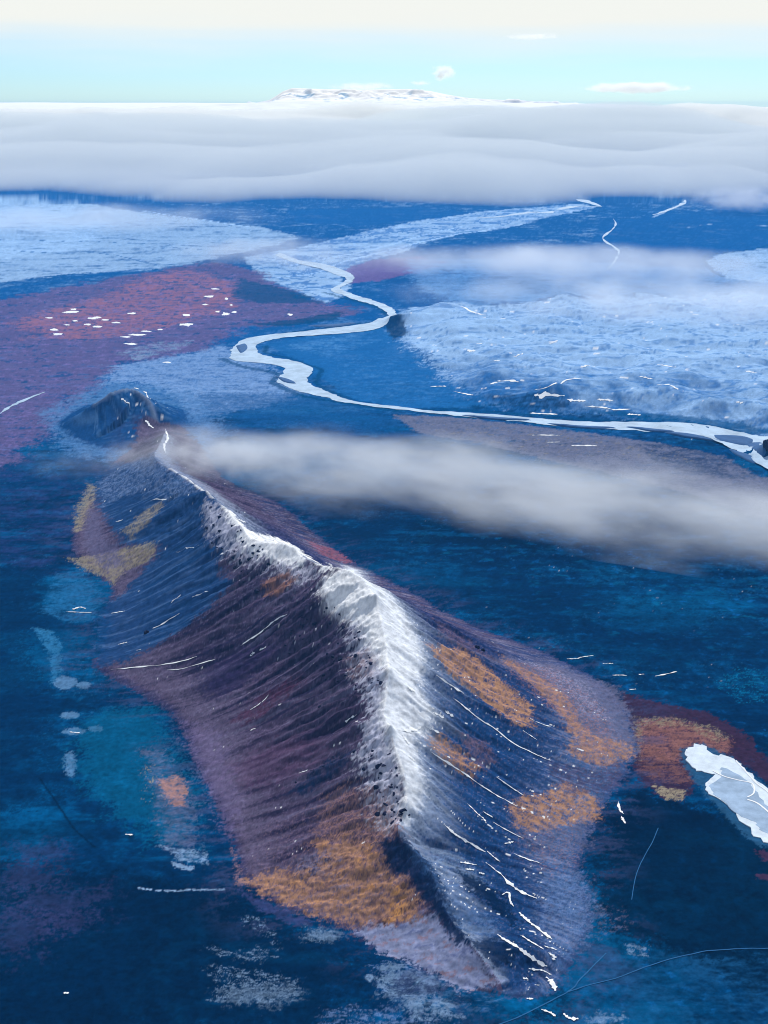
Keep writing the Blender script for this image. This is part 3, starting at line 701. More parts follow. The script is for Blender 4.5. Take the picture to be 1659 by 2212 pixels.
    rshape([(880, 1830), (930, 1850), (1000, 1900), (960, 1930), (910, 1880)], srgb(62, 98, 144), 0.55, 14, 12, 20, (-0.3, 0.4, 10), seed=211)
    rshape([(960, 1910), (1000, 1920), (1070, 1995), (1070, 2030), (1000, 2010), (965, 1965)], srgb(84, 112, 154), 0.75, 14, 14, 20, (-0.5, 0.3, 14), seed=209)
    rshape([(985, 1875), (1040, 1900), (1110, 1970), (1120, 2010), (1060, 1960), (1000, 1910)], srgb(6, 30, 62), 0.9, 12, 12, 20, None, seed=212)
    rshape([(1010, 2030), (1074, 2030), (1130, 2075), (1060, 2085)], srgb(5, 30, 64), 0.85, 12, 14, 20, None, seed=210)
    rshape([(1180, 1890), (1250, 1880), (1290, 1960), (1260, 2040), (1190, 2060), (1160, 1980)], srgb(98, 122, 164), 0.65, 24, 20, 24, (-0.4, 0.4, 10), seed=213)
    rshape([(1120, 1800), (1250, 1790), (1255, 1870), (1190, 1900), (1140, 1860)], srgb(150, 110, 104), 0.5, 14, 14, 20, (0.0, 0.45, 7), seed=215)
    rshape([(1180, 1650), (1290, 1660), (1350, 1640), (1340, 1700), (1230, 1720)], PURPLE, 0.7, 16, 14, 20, (-0.5, 0.3, 10), seed=216)
    rshape([(930, 1830), (1000, 1850), (1060, 1910), (1000, 1890), (940, 1860)], srgb(120, 146, 180), 0.5, 12, 12, 20, (-0.3, 0.4, 8), seed=214)
    # the snow of the crest
    top = [(735, 1232), (748, 1224), (775, 1232), (840, 1282), (885, 1345), (915, 1420), (905, 1480), (940, 1545), (895, 1600), (915, 1690), (905, 1750), (872, 1782), (868, 1690), (846, 1610), (818, 1545), (832, 1470), (808, 1410), (770, 1350), (705, 1305), (690, 1275), (705, 1245)]
    idx, m = sub.shape(top, None, 1.0, 60, 18, 16, None, 220)
    if m is not None:
        kk = ms[idx]
        d = sdist(xi[idx], yi[idx], on_ground(top)) / kk + 14 * fbm(us[idx] / 22, dc[idx] / 70 + side[idx], 221, 5, .7) + 16 * sub.hf[idx] + 6 * grit[idx] - 2
        sub.mix(0.96 * sstep(-18, 16, d), SNOW, idx)
        sub.mix(0.3 * sstep(-40, 0, d) * (side[idx] > 0), srgb(176, 190, 210), idx)
    for k, p in enumerate([[(508, 1160), (560, 1154), (625, 1172), (690, 1216), (650, 1228), (600, 1215), (555, 1198), (530, 1186)], [(690, 1225), (715, 1220), (720, 1230), (700, 1238)], [(480, 1098), (505, 1110), (540, 1150), (520, 1150), (495, 1120)]]):
        sub.shape(p, SNOW, 0.92, 7, 9, 14, (-0.8, -0.2, 10), 224 + k)
    crest_line = (1 - sstep(1, 5, dc / ms)) * sstep(70, 100, zc) * sstep(-0.3, 0.2, fbm(u / 40, u * 0, 230, 3))
    sub.mix(0.8 * crest_line, SNOW * .95)
    # snow dashes caught in the runnels
    wob = 6 * fbm(x[i] / 35, y[i] / 35, 237, 3)
    rn = fbm((us + wob) / 3.4, (dc + 45 * gnoise(us / 7, dc / 90, 238)) / 50 + 5 * side, 231, 3, 0.55)
    dens = edge * np.where(side > 0, 0.0 + 0.15 * sstep(1600, 2400, u), -0.02) + 0.06 * fbm(x[i] / 120, y[i] / 120, 235, 2)
    sub.mix(sstep(0.0, 0.06, rn - 0.74 + dens) * sstep(0.06, 0.16, t) * (t < 0.93), SNOW)
    low = 0.5 * sstep(2150, 2400, u) * (side > 0) * sstep(0.05, 0.15, t) * (1 - sstep(0.4, 0.6, t))
    sub.mix(low * sstep(0.6, 0.68, fbm((us + wob) / 4.5, (dc + 9 * gnoise(us / 5, dc / 30, 239)) / 8, 233, 4, 0.7)) * sstep(0, .4, fbm(xi / 50, yi / 50, 234, 2)), SNOW)
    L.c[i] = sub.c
    # grain
    g = fbm(x / 11, y / 11, 241, 3, 0.7)
    L.c *= (1 + 0.36 * g * (1 - sstep(3500, 6000, r)) + 0.2 * n_sm)[:, None]
    return np.clip(L.c, 0.0005, 0.88)


# ------------------------------------------------------------------ materials
def material(name, col=(0.5, 0.5, 0.5), rough=0.9, spec=0.1, noise=None, bump=0.0, scale=0.1, attr=None):
    m = bpy.data.materials.new(name); m.use_nodes = True
    t = m.node_tree; b = t.nodes['Principled BSDF']
    b.inputs['Roughness'].default_value = rough
    b.inputs['Specular IOR Level'].default_value = spec
    g = t.nodes.new('ShaderNodeNewGeometry')
    nz = t.nodes.new('ShaderNodeTexNoise'); nz.inputs['Scale'].default_value = scale; nz.inputs['Detail'].default_value = 6
    nz.inputs['Roughness'].default_value = 0.65
    t.links.new(g.outputs['Position'], nz.inputs['Vector'])
    mr = t.nodes.new('ShaderNodeMapRange'); mr.inputs[1].default_value = 0.25; mr.inputs[2].default_value = 0.75
    k = noise or 0.0
    mr.inputs[3].default_value = 1 - k; mr.inputs[4].default_value = 1 + k
    t.links.new(nz.outputs['Fac'], mr.inputs[0])
    mx = t.nodes.new('ShaderNodeMix'); mx.data_type = 'RGBA'; mx.blend_type = 'MULTIPLY'; mx.inputs[0].default_value = 1
    if attr:
        a = t.nodes.new('ShaderNodeAttribute'); a.attribute_name = attr
        t.links.new(a.outputs['Color'], mx.inputs['A'])
    else:
        mx.inputs['A'].default_value = (*col, 1)
    t.links.new(mr.outputs[0], mx.inputs['B'])
    t.links.new(mx.outputs['Result'], b.inputs['Base Color'])
    if bump:
        bp = t.nodes.new('ShaderNodeBump'); bp.inputs['Strength'].default_value = 0.6; bp.inputs['Distance'].default_value = bump
        t.links.new(nz.outputs['Fac'], bp.inputs['Height']); t.links.new(bp.outputs[0], b.inputs['Normal'])
    return m


def volume_material(name, color, density, aniso=0.0):
    m = bpy.data.materials.new(name); m.use_nodes = True; t = m.node_tree; t.nodes.clear()
    v = t.nodes.new('ShaderNodeVolumePrincipled'); v.inputs['Color'].default_value = (*color, 1)
    v.inputs['Density'].default_value = density; v.inputs['Anisotropy'].default_value = aniso
    o = t.nodes.new('ShaderNodeOutputMaterial'); t.links.new(v.outputs[0], o.inputs['Volume'])
    return m, v, t


M_LAND = material('ground_cover', rough=0.95, spec=0.0, noise=0.16, bump=1.6, scale=0.12, attr='cover')
M_SNOW = material('old_snow', (0.80, 0.82, 0.84), 0.8, 0.15, 0.05, 0.4, 0.3)
M_WATER = material('glacial_water', tuple(srgb(166, 190, 212)), 0.7, 0.08, 0.32, 0.0, 0.014)
M_ICE = material('pond_ice', tuple(srgb(150, 172, 196)), 0.8, 0.05, 0.34, 0.0, 0.035)
M_RIM = material('wind_crust', tuple(srgb(208, 220, 230)), 0.85, 0.05, 0.22, 0.3, 0.06)
M_TRACK = material('bare_track', tuple(srgb(44, 98, 146)), 0.95, 0.05, 0.2, 0.0, 0.1)


def tag(o, label=None, cat=None, group=None, kind=None):
    for k, v in (('label', label), ('category', cat), ('group', group), ('kind', kind)):
        if v:
            o[k] = v
    return o


def link(name, me, parent=None):
    o = bpy.data.objects.new(name, me); COL.objects.link(o); o.parent = parent
    return o


# ------------------------------------------------------------------ the land as one fine sheet, cut into plain, ridge, hill and plateau
def build_land():
    step = 2.0 if FAST else 0.93
    rows = []
    r = 1180.0
    rows += list(np.linspace(420, 1160, 14))
    while r < 15000:
        rows.append(r); r += step * (r * r + H * H) / (H * FPX) / (1 if r > 3000 else 1) * 2.16
    rows += list(r * (150000 / r) ** np.linspace(0, 1, 40))
    rr = np.array(rows)
    half = R(19.6)
    n = int(2 * half / (step * 2.16 / FPX)); n += n % 2
    th = np.linspace(-half, half, n)
    wing = np.concatenate([np.linspace(half, R(40), 100)[1:], np.linspace(R(40), math.pi, 28)[1:]])
    th = np.concatenate([-wing[::-1], th, wing[:-1]])
    nr, nt_ = len(rr), len(th)
    # a fine sheet is only needed in front: beyond that, wide sectors
    T, RR = np.meshgrid(th, rr)
    X = (np.sin(T) * RR).ravel(); Y = (np.cos(T) * RR).ravel()
    Z = height(X, Y)
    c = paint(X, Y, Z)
    idx = np.arange(nr * nt_).reshape(nr, nt_)
    nxt = np.roll(idx, -1, 1)
    quads = np.stack([idx[:-1], nxt[:-1], nxt[1:], idx[1:]], -1).reshape(-1, 4)
    co = np.stack([X, Y, Z], 1)
    # normals from the whole sheet, so that the cut pieces shade as one
    e1 = co[quads[:, 2]] - co[quads[:, 0]]; e2 = co[quads[:, 3]] - co[quads[:, 1]]
    fn = np.cross(e1, e2)
    fn *= np.sign(fn[:, 2:3] + 1e-12)
    vn = np.zeros_like(co)
    for k in range(4):
        for ax in range(3):
            vn[:, ax] += np.bincount(quads[:, k], fn[:, ax], len(co))
    vn /= np.linalg.norm(vn, axis=1, keepdims=True) + 1e-12
    fc = co[quads].mean(1)
    which = np.zeros(len(quads), np.int32)
    m = (np.abs(fc[:, 0]) < 2500) & (fc[:, 1] > 1200) & (fc[:, 1] < 9000)
    ii = np.flatnonzero(m)
    which[ii[inside(fc[ii, 0], fc[ii, 1], plateau_w)]] = 3
    which[ii[inside(fc[ii, 0], fc[ii, 1], hill_w)]] = 2
    which[ii[inside(fc[ii, 0], fc[ii, 1], foot_w)]] = 1
    names = ['plain', 'mountain_ridge', 'hill', 'plateau']
    labels = [('dark blue heath plain spreading round the ridge out to the low cloud', 'plain'),
              ('long snow-crested ridge of purple scree and ochre moss rising from the dark plain', 'ridge'),
              ('small bluish hill at the far end of the ridge, beside the purple moor', 'hill'),
              ('frosted pale blue plateau across the river, streaked with snow', 'plateau')]
    for k in range(4):
        q = quads[which == k]
        if not len(q):
            continue
        used, inv = np.unique(q, return_inverse=True)
        q2 = inv.reshape(-1, 4)
        me = bpy.data.meshes.new(names[k])
        me.vertices.add(len(used)); me.vertices.foreach_set('co', co[used].astype(np.float32).ravel())
        me.loops.add(q2.size); me.loops.foreach_set('vertex_index', q2.astype(np.int32).ravel())
        me.polygons.add(len(q2)); me.polygons.foreach_set('loop_start', np.arange(0, q2.size, 4, dtype=np.int32))
        me.polygons.foreach_set('use_smooth', np.ones(len(q2), bool))
        me.update(calc_edges=True)
        a = me.attributes.new('cover', 'FLOAT_COLOR', 'POINT')
        a.data.foreach_set('color', np.concatenate([c[used], np.ones((len(used), 1))], 1).astype(np.float32).ravel())
        me.normals_split_custom_set_from_vertices(vn[used].astype(np.float32))
        me.materials.append(M_LAND)
        tag(link(names[k], me), labels[k][0], labels[k][1], None, 'structure')


build_land()


# ------------------------------------------------------------------ far mountain and ice cap
def grid_mesh(name, X, Y, Z, mat, cover=None):
    nr, nc = X.shape
    idx = np.arange(nr * nc).reshape(nr, nc)
    q = np.stack([idx[:-1, :-1], idx[:-1, 1:], idx[1:, 1:], idx[1:, :-1]], -1).reshape(-1, 4)
    me = bpy.data.meshes.new(name)
    me.from_pydata(np.stack([X.ravel(), Y.ravel(), Z.ravel()], 1).tolist(), [], q.tolist())
    me.polygons.foreach_set('use_smooth', np.ones(len(q), bool))
    if cover is not None:
        a = me.attributes.new('cover', 'FLOAT_COLOR', 'POINT')
        a.data.foreach_set('color', np.concatenate([cover, np.ones((len(cover), 1))], 1).astype(np.float32).ravel())
    me.materials.append(mat)
    return me


FAR = 80000.0
KM = FAR / FPX                    # metres per photo pixel at the mountain
M_FAR = material('mountain_cover', rough=0.9, spec=0.05, noise=0.05, bump=40, scale=0.002, attr='cover')
px = np.linspace(430, 1330, 260); dd = np.linspace(-14000, 7000, 150)
PX, DD = np.meshgrid(px, dd)
prof = np.interp(px, [430, 500, 560, 592, 606, 622, 640, 700, 780, 830, 880, 925, 965, 1005, 1100, 1200, 1330], [-14, -5, 2, 8, 16, 26, 32, 30, 28.5, 29.5, 30, 26, 18, 12, 7, 2, -14])
front = np.interp(DD, [-14000, -10400, -6700, -3500, -900, 0, 7000], [-0.9, -0.5, 0.05, 0.42, 0.86, 1.0, 0.9])
X = (PX - 829.5) * KM; Y = FAR + DD
rg = np.abs(fbm(X / 3000, Y / 2600, 501, 5, 0.6))
cl = sstep(-5500, -1900, DD) * (1 - sstep(-700, 0, DD))
Z = H + KM * prof * np.maximum(front, 0.1) + np.minimum(front - 0.1, 0) * 700 + cl * (rg - 0.35) * 520 + 60 * fbm(X / 1200, Y / 1200, 503, 4) * (1 - sstep(-900, -200, DD))
Z += KM * 8 * np.exp(-(((PX - 800) / 16) ** 2 + ((DD + 2300) / 700) ** 2)) + KM * 5 * np.exp(-(((PX - 745) / 12) ** 2 + ((DD + 2300) / 700) ** 2))
gy, gx = np.gradient(Z, dd, X[0])
steep = np.hypot(gx, gy)
blue_shade = sstep(0.08, 0.3, fbm(X / 900, Y / 1500, 505, 5, 0.65) + 0.25 * (rg - 0.3)) * sstep(-6500, -4000, DD) * (1 - sstep(-1600, -300, DD)) * sstep(570, 600, PX) * (1 - sstep(980, 1020, PX))  # blue shadows among the rocks of the top, painted into the snow
MS = np.array([0.93, 0.93, 0.91])
cov = MS[None] + (srgb(120, 172, 206)[None] - MS[None]) * (blue_shade.ravel()[:, None] * 0.8)
tag(link('mountain', grid_mesh('mountain', X, Y, Z, M_FAR, cov)), 'broad snow-covered mountain with a flat top on the horizon above the cloud', 'mountain', None, 'structure')
px = np.linspace(-900, 2600, 200); dd = np.linspace(0, 24000, 40)
PX, DD = np.meshgrid(px, dd)
X = (PX - 829.5) * KM * 1.15; Y = FAR * 1.15 - 10000 + DD
crest_y = np.interp(PX, [-900, 0, 500, 1000, 1659, 2600], [4, 3, 2.5, 1, -6.5, -14])
Z = H + KM * 1.15 * crest_y - 900 * (1 - sstep(-2000, 12000, DD)) - 300 * sstep(14000, 24000, DD) + 25 * fbm(X / 4000, Y / 4000, 511, 4)
me = grid_mesh('ice_cap', X, Y, Z, M_FAR, np.tile(MS, (X.size, 1)))
tag(link('ice_cap', me), 'flat white ice cap along the whole horizon behind the mountain', 'glacier', None, 'structure')


# ------------------------------------------------------------------ river, streams, pond
def drape(name, left, right, lift, mat, n=4, across=5, torn=0.0):
    """a sheet between two banks, laid on the land"""
    A = smooth_line(left, n); B = smooth_line(right, n)
    if torn:
        for P, sd_ in ((A, 1), (B, 2)):
            P += torn * np.stack([fbm(P[:, 0] / 60, P[:, 1] / 60, 900 + sd_, 4, .7), fbm(P[:, 0] / 60, P[:, 1] / 60, 910 + sd_, 4, .7)], 1)
    V = []; F = []
    f = np.linspace(0, 1, across)
    P = A[:, None, :] * (1 - f)[None, :, None] + B[:, None, :] * f[None, :, None]
    Z = height(P[..., 0], P[..., 1])
    Z = Z * 0.3 + Z.mean(1, keepdims=True) * 0.7 if lift > 0.9 else Z
    Z = np.maximum(Z, height(P[..., 0], P[..., 1])) + lift
    V = np.concatenate([P, Z[..., None]], -1).reshape(-1, 3).tolist()
    for i in range(len(A) - 1):
        for j in range(across - 1):
            a = i * across + j
            F.append((a, a + 1, a + across + 1, a + across))
    me = bpy.data.meshes.new(name); me.from_pydata(V, [], F)
    bm = bmesh.new(); bm.from_mesh(me); bmesh.ops.recalc_face_normals(bm, faces=bm.faces)
    if sum(f_.normal.z for f_ in bm.faces) < 0:
        bmesh.ops.reverse_faces(bm, faces=bm.faces)
    bm.to_mesh(me); bm.free()
    for p in me.polygons:
        p.use_smooth = True
    me.materials.append(mat)
    return link(name, me)


PAIRS = [((3600, 1500), (3600, 1180)), ((2900, 1330), (2900, 1120)), ((2300, 1190), (2300, 1030)), ((2000, 1120), (2000, 985)), ((1800, 1085), (1800, 960)), ((1720, 1050), (1720, 950)), ((1659, 1021), (1659, 944)), ((1605, 990), (1610, 939)), ((1555, 963), (1530, 928)), ((1505, 948), (1430, 919)), ((1405, 938), (1330, 914)), ((1330, 931), (1260, 911)), ((1205, 921), (1130, 901)), ((1130, 912), (1030, 892)),
         ((995, 900), (960, 890)), ((925, 894), (900, 885)), ((830, 883), (835, 877)), ((740, 868), (765, 866)), ((700, 859), (722, 852)), ((648, 848), (692, 838)), ((598, 825), (666, 824)), ((607, 806), (678, 798)), ((610, 795), (648, 782)),
         ((560, 786), (600, 773)), ((503, 780), (570, 765)), ((494, 768), (560, 755)), ((498, 752), (560, 744)), ((520, 735), (590, 735)), ((560, 726), (640, 728)), ((640, 717), (740, 721)), ((720, 708), (800, 716)), ((800, 699), (842, 704)), ((824, 690), (854, 689)),
         ((836, 680), (856, 674)), ((812, 661), (832, 656)), ((785, 653), (802, 645)), ((760, 645), (778, 638)), ((735, 636), (754, 630)), ((712, 626), (738, 620)), ((735, 610), (762, 606)), ((745, 600), (766, 595)), ((715, 590), (742, 580)), ((690, 580), (705, 570)), ((640, 570), (650, 562)), ((592, 553), (605, 546))]
lb = np.array([at(*a) for a, b in PAIRS]); rb = np.array([at(*b) for a, b in PAIRS])
nar = np.linspace(0.0, 0.11, len(lb))[:, None].clip(0.05); lb, rb = lb + (rb - lb) * nar, rb + (lb - rb) * nar
tag(drape('river', lb, rb, 1.2, M_WATER, 10, 5, 14.0), 'pale milky river winding in a wide bend across the plain', 'river', None, 'structure')


def ribbon(pts, w, n=4, jag=0.0, seed=0):
    """banks either side of a line given in photo pixels; w is its width in photo pixels at that distance"""
    P = smooth_line(on_ground(pts), n)
    t = np.gradient(P, axis=0); t /= np.linalg.norm(t, axis=1, keepdims=True) + 1e-9
    nrm = np.stack([-t[:, 1], t[:, 0]], 1)
    k = np.sqrt((P ** 2).sum(1) + H * H) / FPX
    rng = np.random.default_rng(seed)
    i = np.linspace(0, 1, len(P))
    wid = w * k * 0.5
    if jag:
        s_ = np.arange(len(P)) * 0.55
        wid = wid * np.clip(0.75 + 1.0 * gnoise(s_, s_ * 0 + seed * 3.7, 77), 0.16, 1.5)
    a = wid.copy(); b = wid.copy()
    if jag:
        tap = np.clip(np.minimum(i, 1 - i) * 5, 0.12, 1) ** 0.6
        a = wid * tap * (1 + jag * rng.uniform(-1, 1, len(P))); b = wid * tap * (1 + jag * rng.uniform(-1, 1, len(P)))
    return P + nrm * a[:, None], P - nrm * b[:, None]


STREAMS = [([(0, 894), (20, 880), (45, 868), (75, 855), (97, 847)], 11, 'white braided stream crossing the purple moor at the left edge'),
           ([(1325, 473), (1330, 486), (1318, 500), (1302, 515), (1330, 536), (1337, 546), (1325, 568), (1312, 583)], 6, 'thin pale zigzag stream running down beside the middle fog bank'),
           ([(1299, 446), (1275, 438), (1249, 431)], 26, 'far pale river arm that disappears under the low cloud'),
           ([(1299, 447), (1240, 446), (1180, 460), (1150, 458), (1080, 468), (1030, 470)], 22, 'far pale river arm feeding the braided flats'),
           ([(1480, 432), (1475, 440), (1440, 455), (1410, 464)], 12, 'short pale channel on the far plain right of the river arms')]
for k, (p, w, lab) in enumerate(STREAMS):
    a, b = ribbon(p, w, 4, 0.25, k)
    tag(drape('stream', a, b, 1.0, M_WATER, 1, 3), lab, 'stream', 'streams on the plain', 'structure')


def q7(pts):
    return [(829.5 + a / 2, 1394 + b / 2) for a, b in pts]


def q6(pts):
    return [(a / 2, 1394 + b / 2) for a, b in pts]


def q5(pts):
    return [(829.5 + a / 2, 863 + b / 2) for a, b in pts]


def q4(pts):
    return [(a / 2, 863 + b / 2) for a, b in pts]


def q3(pts):
    return [(829.5 + a / 2, 398 + b / 2) for a, b in pts]


def q2(pts):
    return [(a / 2, 398 + b / 2) for a, b in pts]


def sheet(name, outline, z, depth, mat, jag=0.0, seed=0):
    P = smooth_line(np.vstack([outline, outline[:1]]), 5)[:-1]
    rng = np.random.default_rng(seed)
    if jag:
        c = P.mean(0)
        P = P + jag * rng.uniform(-1, 1, P.shape)
    bm = bmesh.new()
    top = [bm.verts.new((a, b, z)) for a, b in P]
    f = bm.faces.new(top)
    if f.normal.z < 0 or True:
        f.normal_update()
        if f.normal.z < 0:
            f.normal_flip()
    ext = bmesh.ops.extrude_face_region(bm, geom=[f])
    for v in ext['geom']:
        if isinstance(v, bmesh.types.BMVert):
            v.co.z -= depth
    bmesh.ops.recalc_face_normals(bm, faces=bm.faces)
    me = bpy.data.meshes.new(name); bm.to_mesh(me); bm.free(); me.materials.append(mat)
    return me


def patch_mesh(name, outline, lift, thick, mat, rings=(0.0, 0.12, 0.45, 1.0), jag=0.0, seed=0, flat=False):
    """a low sheet with a torn outline, bulging by 'thick', laid on the land; outline in world metres"""
    P = smooth_line(np.vstack([outline, outline[:1]]), 4)[:-1]
    c = P.mean(0)
    rng = np.random.default_rng(seed)
    if jag:
        P = c + (P - c) * (1 + jag * rng.uniform(-1, 1, len(P)))[:, None]
    V = []; F = []
    n = len(P)
    for f in rings[:-1]:
        Q = c + (P - c) * (1 - f)
        V.append(np.concatenate([Q, (height(Q[:, 0], Q[:, 1]) + lift * (0.1 if f == 0 else 1) + thick * math.sqrt(f))[:, None]], 1))
    V.append(np.array([[c[0], c[1], float(height(c[:1], c[1:2])[0]) + lift + thick]]))
    V = np.vstack(V)
    if flat:
        zz = V[:, 2].max(); V[:, 2] = np.where(np.arange(len(V)) < n, V[:, 2], zz)
    k = len(rings) - 1
    for a in range(k - 1):
        for i in range(n):
            j = (i + 1) % n
            F.append((a * n + i, a * n + j, (a + 1) * n + j, (a + 1) * n + i))
    for i in range(n):
        F.append(((k - 1) * n + i, (k - 1) * n + (i + 1) % n, k * n))
    me = bpy.data.meshes.new(name); me.from_pydata(V.tolist(), [], F)
    bm = bmesh.new(); bm.from_mesh(me); bmesh.ops.recalc_face_normals(bm, faces=bm.faces)
    if sum(f_.normal.z for f_ in bm.faces) < 0:
        bmesh.ops.reverse_faces(bm, faces=bm.faces)
    bm.to_mesh(me); bm.free()
    for p in me.polygons:
        p.use_smooth = True
    me.materials.append(mat)
    return me


# gravel bars in the river
M_BAR = material('wet_gravel', tuple(srgb(52, 92, 140)), 0.9, 0.1, 0.25, 0.0, 0.05)
for p, lab in (([(1210, 1072), (1300, 1078), (1400, 1098), (1480, 1118), (1400, 1108), (1260, 1086)], 'long dark gravel bar in the river'), ([(1420, 1085), (1520, 1088), (1598, 1105), (1580, 1134), (1490, 1122), (1430, 1104)], 'broad grey gravel island where the river splits'),
               ([(1490, 1145), (1560, 1165), (1620, 1200), (1590, 1205), (1520, 1170)], 'narrow dark gravel bar near the right end of the river'), ([(700, 1035), (830, 1046), (1010, 1056), (900, 1058), (760, 1046)], 'thin gravel bar along the straight lower reach'), ([(1040, 1050), (1180, 1062), (1260, 1072), (1150, 1070)], 'slim gravel bar just upstream of the long dark one'), ([(1560, 1120), (1640, 1120), (1650, 1160), (1600, 1165)], 'grey gravel bar beside the rock stack'), ([(330, 1000), (520, 1012), (640, 1022), (480, 1018)], 'thin pale gravel bar left on the straight lower reach'), ([(-470, 830), (-410, 846), (-380, 862), (-430, 856)], 'small gravel bar inside the lower river bend'), ([(-640, 700), (-600, 690), (-590, 712), (-620, 730)], 'small gravel bar at the outer river bend'), ([(-330, 612), (-200, 606), (-120, 600), (-220, 618)], 'thin gravel bar above the wide river bend')):
    tag(link('gravel_bar', patch_mesh('gravel_bar', on_ground(q3(p)), 4.0, 0.8, M_BAR)), lab, 'gravel bar', 'gravel bars in the river', 'structure')

# the frozen pond: a snowy rim, the ice sheet lying inside it
POND = q7([(1300, 455), (1365, 432), (1420, 470), (1500, 485), (1560, 535), (1625, 595), (1710, 668), (1790, 770), (1800, 850), (1720, 860), (1620, 838), (1560, 770), (1480, 695), (1412, 640), (1392, 600), (1440, 560), (1360, 545), (1318, 515)])
pond = bpy.data.objects.new('frozen_pond', None); COL.objects.link(pond)
tag(pond, 'white frozen pond with a snowy rim beside the reddish marsh', 'pond')
Pw = on_ground(POND)
PZ = float(height(Pw[:, 0], Pw[:, 1]).max()) + 0.8
link('snow_rim', sheet('snow_rim', Pw, PZ, 6.0, M_RIM, 4.5, 5), pond)
ICE = q7([(1402, 610), (1462, 562), (1455, 528), (1530, 560), (1590, 612), (1650, 690), (1730, 775), (1745, 820), (1700, 830), (1625, 800), (1600, 765), (1530, 735), (1470, 680), (1425, 645)])
link('ice_sheet', sheet('ice_sheet', on_ground(ICE), PZ + 0.25, 3.0, M_ICE, 2.0, 6), pond)
for k, (p, w) in enumerate((([(1420, 545), (1470, 570), (1530, 585), (1590, 600), (1598, 640), (1570, 660)], 3), ([(1520, 500), (1560, 545), (1610, 600), (1659, 640), (1720, 720)], 3), ([(1570, 670), (1620, 690), (1700, 760)], 4))):
    a, b = ribbon(q7(p), w, 6, 0.0, 600 + k)
    dr = drape('snow_drift', a, b, 0.5, M_SNOW, 1, 3); dr.parent = pond
    for v in dr.data.vertices:
        v.co.z = PZ + 0.6

# tracks over the heath
for k, (p, w, lab) in enumerate((([(1720, 1310), (1659, 1310), (1540, 1312), (1400, 1320), (1280, 1345), (1150, 1384), (1000, 1440), (830, 1487), (700, 1548), (570, 1612), (440, 1660)], 2.4, 'pale dirt track crossing the dark heath in front of the ridge'),
                                  ([(960, 1330), (905, 1385), (850, 1440), (825, 1475), (790, 1500)], 2.6, 'faint dirt track branching up towards the right foot of the ridge'),
                                  ([(1185, 790), (1160, 850), (1110, 940), (1085, 1010), (1070, 1100)], 1.6, 'faint dirt track on the dark heath right of the ridge'))):
    a, b = ribbon(q7(p), w, 5)
    tag(drape('dirt_track', a, b, 0.5, M_TRACK, 1, 3), lab, 'track', 'dirt tracks', 'structure')

# ------------------------------------------------------------------ snow patches that lie in hollows and runnels
G_SLOPE = ('snow streaks down the right slope', 'thin white snow streak lying down the right slope of the ridge')
G_LEFT = ('snow streaks on the left slope', 'thin white snow streak running down the purple and blue left slope')
G_MOOR = ('snow patches on the moor', 'small flat white snow patch lying on the reddish purple moor')
G_PLAT = ('snow drifts on the plateau edge', 'white snow drift lying along a step of the frosted plateau across the river')
G_HEATH = ('snow streaks on the dark heath', 'short white snow streak on the dark heath right of the ridge')
G_CREST = ('snow patches on the crest', 'small bright snow patch on the right shoulder of the crest')
G_HILL = ('snow patches on the hill', 'narrow snow patch on the small bluish hill behind the ridge')
G_BANK = ('snow lines on the brown bank', 'thin snow line on the brownish bank this side of the river')
LINES = []


def sn(q, g, items):
    for it in items:
        pts, w = it[0], it[1]
        LINES.append((q(pts), w, g, it[2] if len(it) > 2 else None))


sn(q7, G_SLOPE, [([(300, 230), (345, 265), (400, 310), (470, 355), (560, 425), (640, 465), (720, 500)], 4, 'longest thin snow streak sweeping down the upper right slope below the ochre moss'), ([(225, 130), (300, 180), (345, 210)], 5), ([(200, 460), (260, 500), (340, 550), (410, 600)], 3.5), ([(410, 600), (480, 645), (570, 695)], 4),
                 ([(485, 570), (550, 615), (605, 650)], 3), ([(360, 685), (400, 725), (430, 750), (440, 770)], 5), ([(470, 765), (530, 800), (600, 835)], 3), ([(265, 780), (310, 820), (370, 855), (440, 895)], 6), ([(440, 940), (500, 985), (550, 1035), (600, 1070), (660, 1095)], 8, 'wide ragged snow streak halfway down the front right slope'),
                 ([(585, 1155), (620, 1190), (665, 1225), (725, 1270)], 9, 'thick tapering snow streak low on the right slope, above the two lowest ones'), ([(490, 1250), (540, 1285), (600, 1325), (660, 1365), (705, 1388)], 9, 'thick snow streak at the foot of the front slope, just above the dark crater'), ([(590, 1255), (640, 1285), (690, 1315)], 7), ([(690, 1300), (750, 1318)], 4), ([(710, 1330), (735, 1345), (730, 1362)], 7),
                 ([(510, 1080), (540, 1070), (545, 1105), (560, 1130)], 5), ([(330, 940), (400, 950)], 6), ([(350, 968), (390, 972)], 6), ([(410, 985), (435, 990)], 5), ([(630, 315), (680, 340), (720, 352)], 3), ([(600, 370), (660, 410)], 2.5), ([(445, 890), (480, 920), (500, 935)], 4), ([(560, 900), (640, 935)], 4), ([(610, 920), (680, 945)], 3), ([(430, 720), (470, 745)], 4), ([(520, 860), (560, 850)], 4)])
sn(q7, G_HEATH, [([(1012, 675), (1018, 710), (1035, 730)], 6, 'upper of two ragged snow patches by the dark bay right of the ridge'), ([(1025, 740), (1042, 772)], 6, 'lower of two ragged snow patches by the dark bay right of the ridge'), ([(790, 60), (845, 58)], 3), ([(840, 55), (905, 45)], 3), ([(945, 80), (990, 80)], 3), ([(985, 130), (1050, 132)], 3), ([(1100, 128), (1125, 126)], 3), ([(1170, 135), (1265, 115)], 4), ([(1060, 192), (1090, 190)], 3)])
